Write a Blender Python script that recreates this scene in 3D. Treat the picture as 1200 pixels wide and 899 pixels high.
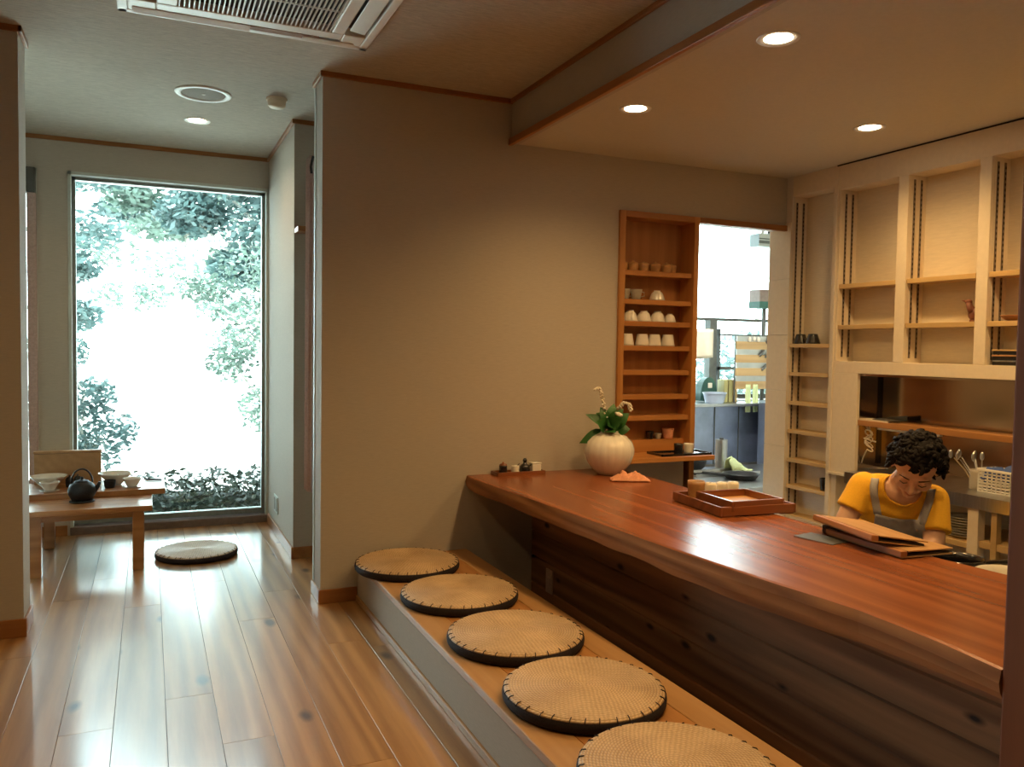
import bpy, bmesh, math, random
from math import sin, cos, pi, radians as RAD
from mathutils import Vector, Matrix, noise
from mathutils.bvhtree import BVHTree
random.seed(7)
for _o in list(bpy.data.objects): bpy.data.objects.remove(_o)
S = bpy.context.scene
COL = S.collection

# ------------------------------------------------------------------ camera
cd = bpy.data.cameras.new('camera'); cam = bpy.data.objects.new('camera', cd); COL.objects.link(cam)
cd.sensor_width = 36.0; cd.lens = 955.494 / 1200 * 36; cd.clip_start = .02; cd.clip_end = 300
_yaw, _pit, _rol = 0.41953787, 0.0431067, -0.01502042
_f = Vector((sin(_yaw)*cos(_pit), cos(_yaw)*cos(_pit), -sin(_pit))); _r = Vector((cos(_yaw), -sin(_yaw), 0)); _d = _f.cross(_r)
_r2 = _r*cos(_rol) + _d*sin(_rol); _d2 = _d*cos(_rol) - _r*sin(_rol)
cam.matrix_world = Matrix((( _r2.x, -_d2.x, -_f.x, 0), (_r2.y, -_d2.y, -_f.y, 0), (_r2.z, -_d2.z, -_f.z, 1.22), (0,0,0,1)))
S.camera = cam
# ------------------------------------------------------------------ sky, sun, exposure
W = bpy.data.worlds.new('sky'); S.world = W; W.use_nodes = True
bg = W.node_tree.nodes['Background']; bg.inputs[0].default_value = (.80, .985, 1.06, 1); bg.inputs[1].default_value = 11.0
sl = bpy.data.lights.new('sun', 'SUN'); sl.energy = 9; sl.angle = RAD(4); sl.color = (1, .97, .9)
sun = bpy.data.objects.new('sun', sl); COL.objects.link(sun)
sun.rotation_euler = (RAD(34), 0, RAD(-12))          # high, from behind the house
def portal(x0, x1, y, z0, z1):
    l = bpy.data.lights.new('portal', 'AREA'); l.shape = 'RECTANGLE'; l.size = x1-x0; l.size_y = z1-z0; l.cycles.is_portal = True
    o = bpy.data.objects.new('portal', l); COL.objects.link(o); o.location = ((x0+x1)/2, y, (z0+z1)/2); o.rotation_euler = (RAD(-90), 0, 0)
portal(-.45, .745, 5.94, 0, 2.27); portal(4.0, 5.9, 5.94, .82, 2.45); portal(-1.45, -.62, 5.94, 0, 2.27)
WARM = (1, .61, .23); LAMP = 30.0
S.view_settings.view_transform = 'Standard'; S.view_settings.look = 'None'
S.view_settings.exposure = 0.45; S.view_settings.gamma = 1.0; S.view_settings.use_curve_mapping = False

# ------------------------------------------------------------------ materials
def _nt(name):
    m = bpy.data.materials.new(name); m.use_nodes = True; nt = m.node_tree
    return m, nt, nt.nodes['Principled BSDF'], nt.nodes.new, nt.links.new
def _coord(nt, sc=(1,1,1), rnd=True):
    N, L = nt.nodes.new, nt.links.new
    tc = N('ShaderNodeTexCoord'); mp = N('ShaderNodeMapping'); mp.inputs['Scale'].default_value = sc
    if rnd:
        oi = N('ShaderNodeObjectInfo'); mu = N('ShaderNodeMath'); mu.operation = 'MULTIPLY'; mu.inputs[1].default_value = 31.7
        L(oi.outputs['Random'], mu.inputs[0]); ad = N('ShaderNodeVectorMath'); ad.operation = 'ADD'
        L(tc.outputs['Object'], ad.inputs[0]); L(mu.outputs[0], ad.inputs[1]); L(ad.outputs[0], mp.inputs['Vector'])
    else: L(tc.outputs['Object'], mp.inputs['Vector'])
    return mp.outputs[0]
def _ramp(nt, fac, stops):
    r = nt.nodes.new('ShaderNodeValToRGB'); e = r.color_ramp.elements
    while len(e) < len(stops): e.new(.5)
    for k, (p, c) in enumerate(stops): e[k].position = p; e[k].color = (*c, 1) if len(c) == 3 else c
    nt.links.new(fac, r.inputs[0]); return r.outputs[0]
def _noise(nt, vec, scale, det=4, rough=.55, dist=0):
    n = nt.nodes.new('ShaderNodeTexNoise'); n.inputs['Scale'].default_value = scale; n.inputs['Detail'].default_value = det
    n.inputs['Roughness'].default_value = rough; n.inputs['Distortion'].default_value = dist
    nt.links.new(vec, n.inputs['Vector']); return n.outputs[0]
def _bump(nt, b, h, strength, dist=.002):
    n = nt.nodes.new('ShaderNodeBump'); n.inputs['Strength'].default_value = strength; n.inputs['Distance'].default_value = dist
    nt.links.new(h, n.inputs['Height']); nt.links.new(n.outputs[0], b.inputs['Normal'])
def _mix(nt, fac, a, c, mode='MULTIPLY'):
    m = nt.nodes.new('ShaderNodeMix'); m.data_type = 'RGBA'; m.blend_type = mode
    if isinstance(fac, float): m.inputs[0].default_value = fac
    else: nt.links.new(fac, m.inputs[0])
    for k, v in ((6, a), (7, c)):
        if isinstance(v, tuple): m.inputs[k].default_value = (*v, 1)
        else: nt.links.new(v, m.inputs[k])
    return m.outputs[2]
def plain(name, c, rough=.5, metal=0, scale=30, var=.12, bump=0, sc=(1,1,1), coat=0, trans=0):
    m, nt, b, N, L = _nt(name); v = _coord(nt, sc); n = _noise(nt, v, scale)
    L(_ramp(nt, n, [(.3, tuple(x*(1-var) for x in c)), (.7, tuple(min(1, x*(1+var)) for x in c))]), b.inputs['Base Color'])
    b.inputs['Roughness'].default_value = rough; b.inputs['Metallic'].default_value = metal
    if coat: b.inputs['Coat Weight'].default_value = coat; b.inputs['Coat Roughness'].default_value = .08
    if bump: _bump(nt, b, n, bump)
    return m
def wood(name, dark, light, axis='y', rough=.4, fine=60, coat=0, coatr=.1, knots=0, bump=.15, ring=.5, tone=.12, kplane='xy'):
    m, nt, b, N, L = _nt(name)
    s = {'x': (.06, 1, 1), 'y': (1, .06, 1), 'z': (1, 1, .06)}[axis]
    v = _coord(nt, s)
    n1 = _noise(nt, v, fine, 6, .6); n2 = _noise(nt, v, 7, 3, .5, 1.2)
    w = N('ShaderNodeTexWave'); w.wave_type = 'RINGS'; w.rings_direction = axis.upper(); w.inputs['Scale'].default_value = 5
    w.inputs['Distortion'].default_value = 9; w.inputs['Detail'].default_value = 2; w.inputs['Detail Scale'].default_value = 1.2; L(v, w.inputs[0])
    mx = N('ShaderNodeMix'); mx.inputs[0].default_value = ring; L(n2, mx.inputs[2]); L(w.outputs[1], mx.inputs[3])
    m2 = N('ShaderNodeMix'); m2.inputs[0].default_value = .42; L(mx.outputs[0], m2.inputs[2]); L(n1, m2.inputs[3])
    col = _ramp(nt, m2.outputs[0], [(.22, dark), (.72, light)])
    oi = N('ShaderNodeObjectInfo'); mr = N('ShaderNodeMapRange'); mr.inputs[3].default_value = 1-tone; mr.inputs[4].default_value = 1+tone
    L(oi.outputs['Random'], mr.inputs[0]); hv = N('ShaderNodeHueSaturation'); L(mr.outputs[0], hv.inputs['Value']); L(col, hv.inputs['Color']); col = hv.outputs[0]
    if knots:
        sk = {'x': (.45, 1, 1), 'y': (1, .45, 1), 'z': (1, 1, .45)}[axis]
        vk = _coord(nt, sk)
        if kplane == 'yz':
            se = N('ShaderNodeSeparateXYZ'); co = N('ShaderNodeCombineXYZ'); L(vk, se.inputs[0]); L(se.outputs[2], co.inputs[0]); L(se.outputs[1], co.inputs[1]); vk = co.outputs[0]
        vo = N('ShaderNodeTexVoronoi'); vo.voronoi_dimensions = '2D'; vo.inputs['Scale'].default_value = knots; L(vk, vo.inputs['Vector'])
        wob = _noise(nt, vk, 14, 2); md = N('ShaderNodeMath'); md.operation = 'MULTIPLY_ADD'; md.inputs[1].default_value = .12; L(wob, md.inputs[0]); L(vo.outputs['Distance'], md.inputs[2])
        kf = _ramp(nt, md.outputs[0], [(.085, (1,1,1)), (.15, (0,0,0))])
        gate = N('ShaderNodeSeparateColor'); L(vo.outputs['Color'], gate.inputs[0]); gt = N('ShaderNodeMath'); gt.operation = 'GREATER_THAN'; gt.inputs[1].default_value = .45; L(gate.outputs[0], gt.inputs[0])
        mm = N('ShaderNodeMath'); mm.operation = 'MULTIPLY'; L(kf, mm.inputs[0]); L(gt.outputs[0], mm.inputs[1])
        col = _mix(nt, mm.outputs[0], col, tuple(x*.3 for x in dark), 'MIX')
    L(col, b.inputs['Base Color']); b.inputs['Roughness'].default_value = rough
    if coat: b.inputs['Coat Weight'].default_value = coat; b.inputs['Coat Roughness'].default_value = coatr
    _bump(nt, b, n1, bump, .001)
    return m
def textile(name, c, streak=(1, 1, 14), var=.07):
    m, nt, b, N, L = _nt(name); v = _coord(nt, streak, False); v2 = _coord(nt, (1,1,1), False)
    n = _noise(nt, v, 26, 5, .65); n2 = _noise(nt, v2, 420, 2)
    col = _ramp(nt, n, [(.3, tuple(x*(1-var) for x in c)), (.7, tuple(x*(1+var) for x in c))])
    L(col, b.inputs['Base Color']); b.inputs['Roughness'].default_value = .9; b.inputs['Specular IOR Level'].default_value = .2
    ad = N('ShaderNodeMath'); ad.operation = 'ADD'; L(n, ad.inputs[0]); L(n2, ad.inputs[1]); _bump(nt, b, ad.outputs[0], .22, .0015)
    return m
def glass(name, tint=(.93, .98, .96)):
    m = bpy.data.materials.new(name); m.use_nodes = True; nt = m.node_tree; nt.nodes.remove(nt.nodes['Principled BSDF'])
    N, L = nt.nodes.new, nt.links.new
    t = N('ShaderNodeBsdfTransparent'); t.inputs[0].default_value = (*tint, 1); g = N('ShaderNodeBsdfGlossy'); g.inputs['Roughness'].default_value = .01
    fr = N('ShaderNodeFresnel'); fr.inputs[0].default_value = 1.5; mx = N('ShaderNodeMixShader'); L(fr.outputs[0], mx.inputs[0]); L(t.outputs[0], mx.inputs[1]); L(g.outputs[0], mx.inputs[2])
    L(mx.outputs[0], nt.nodes['Material Output'].inputs[0]); return m
def leafmat(name, c, tr=.35, var=.35):
    m, nt, b, N, L = _nt(name); v = _coord(nt); n = _noise(nt, v, 3.5, 3)
    col = _ramp(nt, n, [(.3, tuple(x*(1-var) for x in c)), (.7, tuple(x*(1+var) for x in c))])
    L(col, b.inputs['Base Color']); b.inputs['Roughness'].default_value = .45
    t = N('ShaderNodeBsdfTranslucent'); L(col, t.inputs[0]); mx = N('ShaderNodeMixShader'); mx.inputs[0].default_value = tr
    L(b.outputs[0], mx.inputs[1]); L(t.outputs[0], mx.inputs[2]); L(mx.outputs[0], nt.nodes['Material Output'].inputs[0]); return m
def emit(name, c, s):
    m = bpy.data.materials.new(name); m.use_nodes = True; nt = m.node_tree; nt.nodes.remove(nt.nodes['Principled BSDF'])
    e = nt.nodes.new('ShaderNodeEmission'); e.inputs[0].default_value = (*c, 1); e.inputs[1].default_value = s
    nt.links.new(e.outputs[0], nt.nodes['Material Output'].inputs[0]); return m
def straw(name, dark, light):
    m, nt, b, N, L = _nt(name)
    tc = N('ShaderNodeTexCoord'); sx = N('ShaderNodeSeparateXYZ'); L(tc.outputs['Object'], sx.inputs[0])
    def M(op, a, c=None, d=None):
        n = N('ShaderNodeMath'); n.operation = op
        for k, q in enumerate((a, c, d)):
            if q is None: continue
            if isinstance(q, (int, float)): n.inputs[k].default_value = q
            else: L(q, n.inputs[k])
        return n.outputs[0]
    r = M('SQRT', M('ADD', M('MULTIPLY', sx.outputs[0], sx.outputs[0]), M('MULTIPLY', sx.outputs[1], sx.outputs[1])))
    th = M('ARCTAN2', sx.outputs[1], sx.outputs[0]); k = M('MULTIPLY', r, 28/.235)
    ring = M('FLOOR', k); fr = M('FRACT', k)
    v0 = _coord(nt, (1,1,1)); n0 = _noise(nt, v0, 38, 2)
    ph = M('ADD', M('MULTIPLY', th, M('MULTIPLY_ADD', ring, 4.0, 3.0)), M('ADD', M('MULTIPLY', ring, 2.3), M('ADD', M('MULTIPLY', fr, 2.8), M('MULTIPLY', n0, 5.0))))
    tw = M('MULTIPLY_ADD', M('SINE', ph), .5, .5)
    edge = M('SINE', M('MULTIPLY', fr, pi))
    hgt = M('MULTIPLY', M('POWER', edge, .6), M('MULTIPLY_ADD', tw, .6, .4))
    v = _coord(nt, (1,1,1)); n = _noise(nt, v, 9, 4); n2 = _noise(nt, v, 150, 3)
    fac = M('ADD', M('MULTIPLY', hgt, .38), M('ADD', M('MULTIPLY', n, .45), M('MULTIPLY', n2, .30)))
    L(_ramp(nt, fac, [(.25, dark), (.8, light)]), b.inputs['Base Color']); b.inputs['Roughness'].default_value = .48
    _bump(nt, b, hgt, .7, .003); return m

M_WALL = textile('beige_wall_textile', (.50, .455, .39))
M_WALLK = textile('cream_wall_paint', (.74, .68, .58), (1,1,4), .04)
M_CEIL = textile('ceiling_paper', (.50, .46, .39), (1.0, 16, 1), .30)
M_CEILK = plain('lowered_ceiling_paint', (.60, .555, .46), .85, scale=60, var=.03)
M_TRIM = wood('amber_trim_wood', (.27, .10, .025), (.42, .18, .055), 'x', .4, ring=.3)
M_TRIMY = wood('amber_trim_wood_y', (.27, .10, .025), (.42, .18, .055), 'y', .4, ring=.3)
M_TRIMZ = wood('amber_trim_wood_z', (.30, .115, .03), (.46, .20, .065), 'z', .4, ring=.3)
M_FLOOR = wood('oak_plank', (.27, .120, .034), (.51, .275, .098), 'y', .36, fine=55, knots=3.4, ring=.55, tone=.14, bump=.10, coat=.85, coatr=.15)
M_BENCHL = wood('pale_bench_wood', (.42, .22, .085), (.55, .31, .13), 'y', .4, ring=.3)
M_BENCHM = wood('orange_bench_wood', (.36, .15, .045), (.50, .24, .08), 'y', .38, ring=.4)
M_COUNT = wood('red_counter_wood', (.16, .044, .015), (.31, .098, .034), 'y', .25, fine=40, ring=.45, bump=.035)
M_COUNT.node_tree.nodes['Principled BSDF'].inputs['Specular IOR Level'].default_value = .42
M_COUNTE = wood('live_edge_wood', (.17, .065, .022), (.42, .19, .07), 'y', .85, fine=34, ring=.6, bump=.6, knots=4, kplane='yz')
M_PANEL = wood('rough_dark_plank', (.13, .055, .024), (.50, .23, .10), 'y', .7, fine=30, ring=.4, knots=5.5, kplane='yz', tone=.22, bump=.35)
M_POST = wood('dark_red_post', (.15, .046, .016), (.24, .085, .032), 'z', .65, ring=.3)
M_NICHE = wood('orange_shelf_wood', (.36, .135, .032), (.52, .23, .065), 'x', .42, ring=.3)
M_NICHEZ = wood('orange_shelf_upright', (.38, .15, .036), (.54, .245, .07), 'z', .42, ring=.3)
M_NICHEB = wood('niche_back_wood', (.30, .115, .03), (.44, .19, .055), 'z', .5, ring=.3)
M_CREAM = plain('cream_paint', (.80, .70, .54), .55, scale=40, var=.03)
M_CREAMB = plain('cream_back_panel', (.77, .68, .52), .6, scale=18, var=.05, sc=(1, 1, 8))
M_SHELFW = wood('pale_shelf_board', (.50, .33, .13), (.66, .46, .21), 'y', .45, ring=.25)
M_TRACK = plain('grey_track', (.23, .19, .16), .45, .6)
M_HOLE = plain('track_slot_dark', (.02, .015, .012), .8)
M_STEEL = plain('brushed_steel', (.52, .53, .54), .28, 1, scale=8, var=.12, sc=(1, 14, 1))
M_STEELD = plain('dark_mirror_steel', (.44, .37, .30), .16, 1, scale=3, var=.1)
M_STEELB = plain('blue_steel_sheet', (.36, .42, .56), .32, .8, scale=4, var=.25)
M_WHITE = plain('white_plastic', (.80, .79, .74), .4, scale=20, var=.02)
M_CERAM = plain('white_porcelain', (.80, .76, .68), .16, scale=14, var=.04, coat=.5)
M_BLACK = plain('black_lacquer', (.012, .011, .012), .22, scale=20, var=.2, coat=.6)
M_IRON = plain('cast_iron', (.022, .025, .03), .5, .3, scale=180, var=.3, bump=.5)
M_BROWNC = plain('brown_glazed_cup', (.58, .31, .12), .3, scale=25, var=.25, coat=.3)
M_DARKF = plain('dark_alu_frame', (.10, .105, .10), .45, .3); M_ALU = plain('grey_green_alu', (.24, .27, .25), .45, .2)
M_JAMB = plain('pale_window_jamb', (.55, .60, .55), .5, var=.03)
M_SILL = plain('bronze_sill', (.20, .15, .13), .42, .3)
M_GLASS = glass('window_glass'); M_CUPG = leafmat('milky_cup_glass', (.66, .62, .54), .5, .1)
M_BULB = emit('lamp_bulb', (1, .80, .52), 22)
M_STRAW = straw('coiled_straw', (.30, .175, .085), (.74, .53, .31))
M_NAVY = plain('dark_navy_binding', (.018, .012, .016), .85, scale=200, var=.4, bump=.5)
M_TABLE = wood('brown_table_wood', (.29, .115, .034), (.45, .21, .072), 'x', .32, coat=.3, coatr=.15)
M_TRAY = wood('red_tray_wood', (.15, .045, .016), (.27, .09, .032), 'x', .3, coat=.4, coatr=.14)
M_TRAYB = wood('tray_bottom_wood', (.40, .20, .07), (.54, .30, .12), 'x', .4)
M_MENU = wood('menu_cover_wood', (.36, .19, .07), (.50, .29, .12), 'y', .45, ring=.4)
M_SPINE = wood('menu_spine_wood', (.36, .14, .05), (.50, .22, .08), 'y', .42)
M_DARKP = plain('dark_pages', (.05, .035, .028), .7)
M_PAPER = plain('paper', (.75, .68, .55), .8, var=.03)
M_LEAF = leafmat('flower_leaf', (.035, .14, .03), .15, .3)
M_STEM = plain('green_stem', (.10, .17, .05), .6); M_PETAL = plain('white_petal', (.78, .72, .60), .6)
M_CLOTH = plain('pink_cloth', (.72, .33, .20), .9, scale=120, bump=.4)
M_CURT = plain('dusty_pink_cloth', (.52, .38, .34), .9, scale=90, bump=.3)
M_SKIN = plain('skin', (.74, .45, .31), .5, scale=35, var=.06)
M_HAIR = plain('black_hair', (.008, .006, .006), .6, scale=220, var=.5); M_HAIR.node_tree.nodes['Principled BSDF'].inputs['Specular IOR Level'].default_value = .12
M_YEL = plain('yellow_jersey', (.86, .46, .025), .85, scale=220, var=.06, bump=.2)
M_GREY = plain('grey_apron_cloth', (.36, .35, .36), .88, scale=240, var=.1, bump=.3)
M_TROU = plain('dark_trouser_cloth', (.06, .06, .07), .9, scale=200, bump=.2)
M_LIP = plain('lips', (.50, .17, .12), .45); M_EYE = plain('lash_dark', (.03, .018, .013), .6)
M_GRAVEL = plain('pale_gravel', (.72, .72, .68), .9, scale=25, var=.18, bump=.6)
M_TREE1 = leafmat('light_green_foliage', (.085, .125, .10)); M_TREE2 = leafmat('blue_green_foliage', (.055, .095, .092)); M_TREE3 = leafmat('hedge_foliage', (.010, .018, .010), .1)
M_BARK = plain('pale_bark', (.36, .34, .30), .9, scale=20, var=.3, bump=.6)
M_TILEF = plain('kitchen_floor', (.22, .21, .2), .5); M_BLUEP = plain('pale_blue_plastic', (.50, .58, .74), .4, var=.03); M_BLUE = plain('blue_cloth', (.04, .09, .30), .7)
M_GREEN = plain('dark_green_plastic', (.03, .10, .08), .45); M_TOWEL = plain('lime_towel', (.62, .72, .40), .9, scale=150, bump=.3)
M_BOARD = wood('tan_rack_board', (.40, .25, .11), (.54, .36, .17), 'x', .6); M_BOARDG = wood('olive_cutting_board', (.30, .27, .10), (.42, .38, .16), 'z', .6)
M_BIRD = plain('red_brown_clay', (.20, .07, .04), .5, scale=40, var=.3); M_SPK = plain('speaker_cloth', (.33, .31, .27), .9, scale=300, bump=.4)
M_GRILLE = plain('ac_inside_dark', (.03, .03, .028), .8); M_ACIN = plain('ac_vent_brown', (.30, .16, .09), .7); M_CORD = plain('white_cord', (.74, .68, .56), .5); M_ROOF = plain('roof', (.12, .12, .12), .9)

# ------------------------------------------------------------------ mesh helpers
class MB:
    def __init__(s): s.v = []; s.f = []; s.mi = []; s.cur = 0
    def add(s, vs, fs):
        o = len(s.v); s.v += [Vector(v) for v in vs]; s.f += [tuple(i+o for i in f) for f in fs]; s.mi += [s.cur]*len(fs); return s
    def box(s, x0, x1, y0, y1, z0, z1):
        return s.add([(x0,y0,z0),(x1,y0,z0),(x1,y1,z0),(x0,y1,z0),(x0,y0,z1),(x1,y0,z1),(x1,y1,z1),(x0,y1,z1)],
                     [(3,2,1,0),(4,5,6,7),(0,1,5,4),(1,2,6,5),(2,3,7,6),(3,0,4,7)])
    def obox(s, c, ax, ay, az):
        c, ax, ay, az = map(Vector, (c, ax, ay, az)); vs = []
        for k in (-1, 1):
            for i, j in ((-1,-1),(1,-1),(1,1),(-1,1)): vs.append(c+ax*i+ay*j+az*k)
        return s.add(vs, [(3,2,1,0),(4,5,6,7),(0,1,5,4),(1,2,6,5),(2,3,7,6),(3,0,4,7)])
    def lathe(s, prof, c=(0,0,0), n=32, fn=None, cap=True):
        c = Vector(c); vs = []; fs = []
        for i, (r, z) in enumerate(prof):
            for k in range(n):
                a = 2*pi*k/n; rr = r*(fn(a, i/(len(prof)-1)) if fn else 1); vs.append((c.x+rr*cos(a), c.y+rr*sin(a), c.z+z))
        for i in range(len(prof)-1):
            for k in range(n): fs.append((i*n+k, i*n+(k+1)%n, (i+1)*n+(k+1)%n, (i+1)*n+k))
        if cap:
            if prof[0][0] > 1e-5: fs.append(tuple(range(n))[::-1])
            if prof[-1][0] > 1e-5: fs.append(tuple((len(prof)-1)*n+k for k in range(n)))
        return s.add(vs, fs)
    def tube(s, pts, r, n=8, cap=True, flat=1):
        pts = [Vector(p) for p in pts]; rs = r if isinstance(r, (list, tuple)) else [r]*len(pts); vs = []; fs = []; pu = None
        for i, p in enumerate(pts):
            t = (pts[min(i+1, len(pts)-1)]-pts[max(i-1, 0)]).normalized()
            if pu is None:
                a = Vector((0,0,1)) if abs(t.z) < .9 else Vector((1,0,0)); u = (a-t*a.dot(t)).normalized()
            else: u = (pu-t*pu.dot(t)).normalized()
            pu = u; w = t.cross(u)
            for k in range(n): vs.append(p+(u*cos(2*pi*k/n)*flat+w*sin(2*pi*k/n))*rs[i])
        for i in range(len(pts)-1):
            for k in range(n): fs.append((i*n+k, i*n+(k+1)%n, (i+1)*n+(k+1)%n, (i+1)*n+k))
        if cap: fs.append(tuple(range(n))[::-1]); fs.append(tuple((len(pts)-1)*n+k for k in range(n)))
        return s.add(vs, fs)
    def ell(s, c, r, nu=16, nv=10, M=None):
        c = Vector(c); vs = []; fs = []
        for i in range(nv+1):
            p = pi*i/nv
            for k in range(nu):
                a = 2*pi*k/nu; q = Vector((r[0]*sin(p)*cos(a), r[1]*sin(p)*sin(a), -r[2]*cos(p)))
                vs.append(c+(M @ q if M else q))
        for i in range(nv):
            for k in range(nu): fs.append((i*nu+k, i*nu+(k+1)%nu, (i+1)*nu+(k+1)%nu, (i+1)*nu+k))
        return s.add(vs, fs)
    def caps(s, a, ra, b, rb, n=14):
        a, b = Vector(a), Vector(b); d = (b-a).normalized(); pts = []; rs = []
        for k in range(5): t = pi/2*k/4; pts.append(a-d*ra*cos(t)); rs.append(max(.0006, ra*sin(t)))
        for k in range(5): t = pi/2*k/4; pts.append(b+d*rb*sin(t)); rs.append(max(.0006, rb*cos(t)))
        return s.tube(pts, rs, n)
    def grid(s, fn, nu, nv):
        vs = [fn(i/nu, j/nv) for j in range(nv+1) for i in range(nu+1)]
        return s.add(vs, [(j*(nu+1)+i, j*(nu+1)+i+1, (j+1)*(nu+1)+i+1, (j+1)*(nu+1)+i) for j in range(nv) for i in range(nu)])
def rootloc(o):
    while o.parent: o = o.parent
    return o.location
def obj(name, mb, mats, parent=None, bev=0, smooth=False, local=False, kind=None, label=None, solid=0, seg=2):
    me = bpy.data.meshes.new(name); off = Vector((0,0,0)) if (local or not parent) else rootloc(parent)
    me.from_pydata([v-off for v in mb.v], [], mb.f)
    bm = bmesh.new(); bm.from_mesh(me); bmesh.ops.remove_doubles(bm, verts=bm.verts, dist=1e-6) if smooth else None
    bmesh.ops.recalc_face_normals(bm, faces=bm.faces); bm.to_mesh(me); bm.free()
    if not isinstance(mats, (list, tuple)): mats = [mats]
    for m in mats: me.materials.append(m)
    if len(mats) > 1 and len(me.polygons) == len(mb.mi): me.polygons.foreach_set('material_index', mb.mi)
    if smooth: me.polygons.foreach_set('use_smooth', [True]*len(me.polygons))
    o = bpy.data.objects.new(name, me); COL.objects.link(o)
    if parent: o.parent = parent
    if solid: md = o.modifiers.new('solid', 'SOLIDIFY'); md.thickness = solid; md.offset = 0
    if bev: md = o.modifiers.new('bevel', 'BEVEL'); md.width = bev; md.segments = seg; md.limit_method = 'ANGLE'; md.angle_limit = RAD(40)
    if kind: o['kind'] = kind
    if label: o['label'] = label
    return o
def tag(o, label, cat, group=None):
    o['label'] = label; o['category'] = cat
    if group: o['group'] = group
    return o
def thing(name, label, cat, loc=(0,0,0), rz=0, group=None):
    o = bpy.data.objects.new(name, None); o.empty_display_size = .05; COL.objects.link(o); o.location = loc; o.rotation_euler = (0,0,rz)
    return tag(o, label, cat, group)
def struct(name, mb, m, parent=None, **k):
    return obj(name, mb, m, parent, kind=None if parent else 'structure', **k)
def dup(root, loc, rz=0, label=None, group=None, scale=None):
    r = root.copy(); COL.objects.link(r); r.location = loc; r.rotation_euler = (0,0,rz)
    if label: r['label'] = label
    if group: r['group'] = group
    if scale: r.scale = scale
    for ch in list(root.children):
        c = ch.copy(); COL.objects.link(c); c.parent = r
        for g in list(ch.children):
            d = g.copy(); COL.objects.link(d); d.parent = c
    return r
def B(*a): return MB().box(*a)

# ================================================================== STRUCTURE
H1 = 2.48; HL = 2.26
# floor: slab with separate oak planks lying on it
floor = struct('floor', MB().box(-1.75, .905, -1.6, 5.93, -.12, -.02).box(.905, 2.2, 3.95, 4.75, -.12, -.02), M_TILEF)
def plank_mb(x0, x1, y0, y1, z0, z1, c=.0004):
    m = MB(); g = .0007; x0 += g; x1 -= g; y0 += g; y1 -= g
    m.add([(x0,y0,z0),(x1,y0,z0),(x1,y1,z0),(x0,y1,z0),(x0,y0,z1-c),(x1,y0,z1-c),(x1,y1,z1-c),(x0,y1,z1-c),(x0+c,y0+c,z1),(x1-c,y0+c,z1),(x1-c,y1-c,z1),(x0+c,y1-c,z1)],
          [(3,2,1,0),(0,1,5,4),(1,2,6,5),(2,3,7,6),(3,0,4,7),(4,5,9,8),(5,6,10,9),(6,7,11,10),(7,4,8,11),(8,9,10,11)])
    return m
PW = .1545; rp = random.Random(3)
for k in range(-11, 14):
    x0 = .0475 + (k)*PW; x1 = x0+PW; x0 = max(x0, -1.75)
    if x0 > 2.15: continue
    if x1 > .905 and x0 < .905: x1 = .905 if True else x1
    lo, hi = (-1.6, 5.79) if x1 <= .906 else (3.97, 4.72)
    if x1 <= .906:
        st = {0: 2.98, -2: 2.82, 1: 4.4, 2: 3.72, -1: 4.1, 3: 2.3, 4: 3.3}.get(k, rp.uniform(2, 3.9))
        cuts = sorted([lo, hi] + [st + j*1.82 for j in (-2, -1, 0, 1) if lo+.1 < st + j*1.82 < hi-.1])
    else: cuts = [lo, hi]; x1 = min(x1, 2.2)
    for a, b in zip(cuts, cuts[1:]): obj('plank', plank_mb(x0, x1, a, b, -.02, 0), M_FLOOR, floor)
struct('floor.001', B(.905, 1.9, -1.6, 3.97, -.34, -.25), M_TILEF)
struct('floor.002', B(1.9, 6.1, -1.6, 5.93, -.45, -.35), M_TILEF)
# ceilings
struct('ceiling', MB().box(-1.75, 1.73, -1.6, 3.97, H1, H1+.04).box(-1.75, 2.3, 3.97, 5.93, H1, H1+.04), M_CEIL)
struct('ceiling.001', B(1.73, 4.05, -1.6, 3.86, HL, HL+.04), M_CEILK)
struct('ceiling.002', B(2.3, 6.1, 3.97, 5.93, H1, H1+.04), M_WALLK)
struct('roof', B(-2.1, 6.4, -1.9, 6.55, 2.56, 2.72), M_ROOF)
struct('beam', B(1.69, 1.73, -1.6, 3.84, HL-.0, H1), M_WALL)
struct('trim_1', B(1.672, 1.692, -1.6, 3.84, HL-.012, HL+.022), M_TRIMY, bev=.003)
struct('trim_2', B(1.676, 1.69, -1.6, 3.84, H1-.022, H1), M_TRIMY, bev=.002)
# partition wall, piers, window wall, side walls
struct('wall_back', MB().box(.737, 2.333, 3.84, 3.97, -.34, H1+.03).box(.737, 1.0, 3.97, 4.02, -.1, H1+.03).box(2.333, 4.05, 3.84, 3.97, 1.975, H1+.03).box(2.333, 2.795, 3.84, 3.97, -.45, .62).box(2.333,2.82,3.957,3.97,.6,1.98), M_WALL)
struct('wall_left', MB().box(-1.75, -.475, 3.85, 4.05, -.1, H1+.03), M_WALL)
struct('wall_window', MB().box(-1.75, -1.45, 5.78, 5.93, -.2, 2.5).box(-.62, -.455, 5.78, 5.93, -.2, 2.5).box(.75, 2.32, 5.78, 5.93, -.2, 2.5).box(-1.45, -.62, 5.78, 5.93, 2.275, 2.5).box(-.455, .75, 5.78, 5.93, 2.275, 2.5), M_WALL)
struct('wall_alcove', MB().box(.75, .87, 4.84, 5.78, -.1, H1+.03).box(.75, 2.2, 4.72, 4.84, -.1, H1+.03).box(2.2, 2.32, 3.97, 5.78, -.1, H1+.03), M_WALL)
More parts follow.
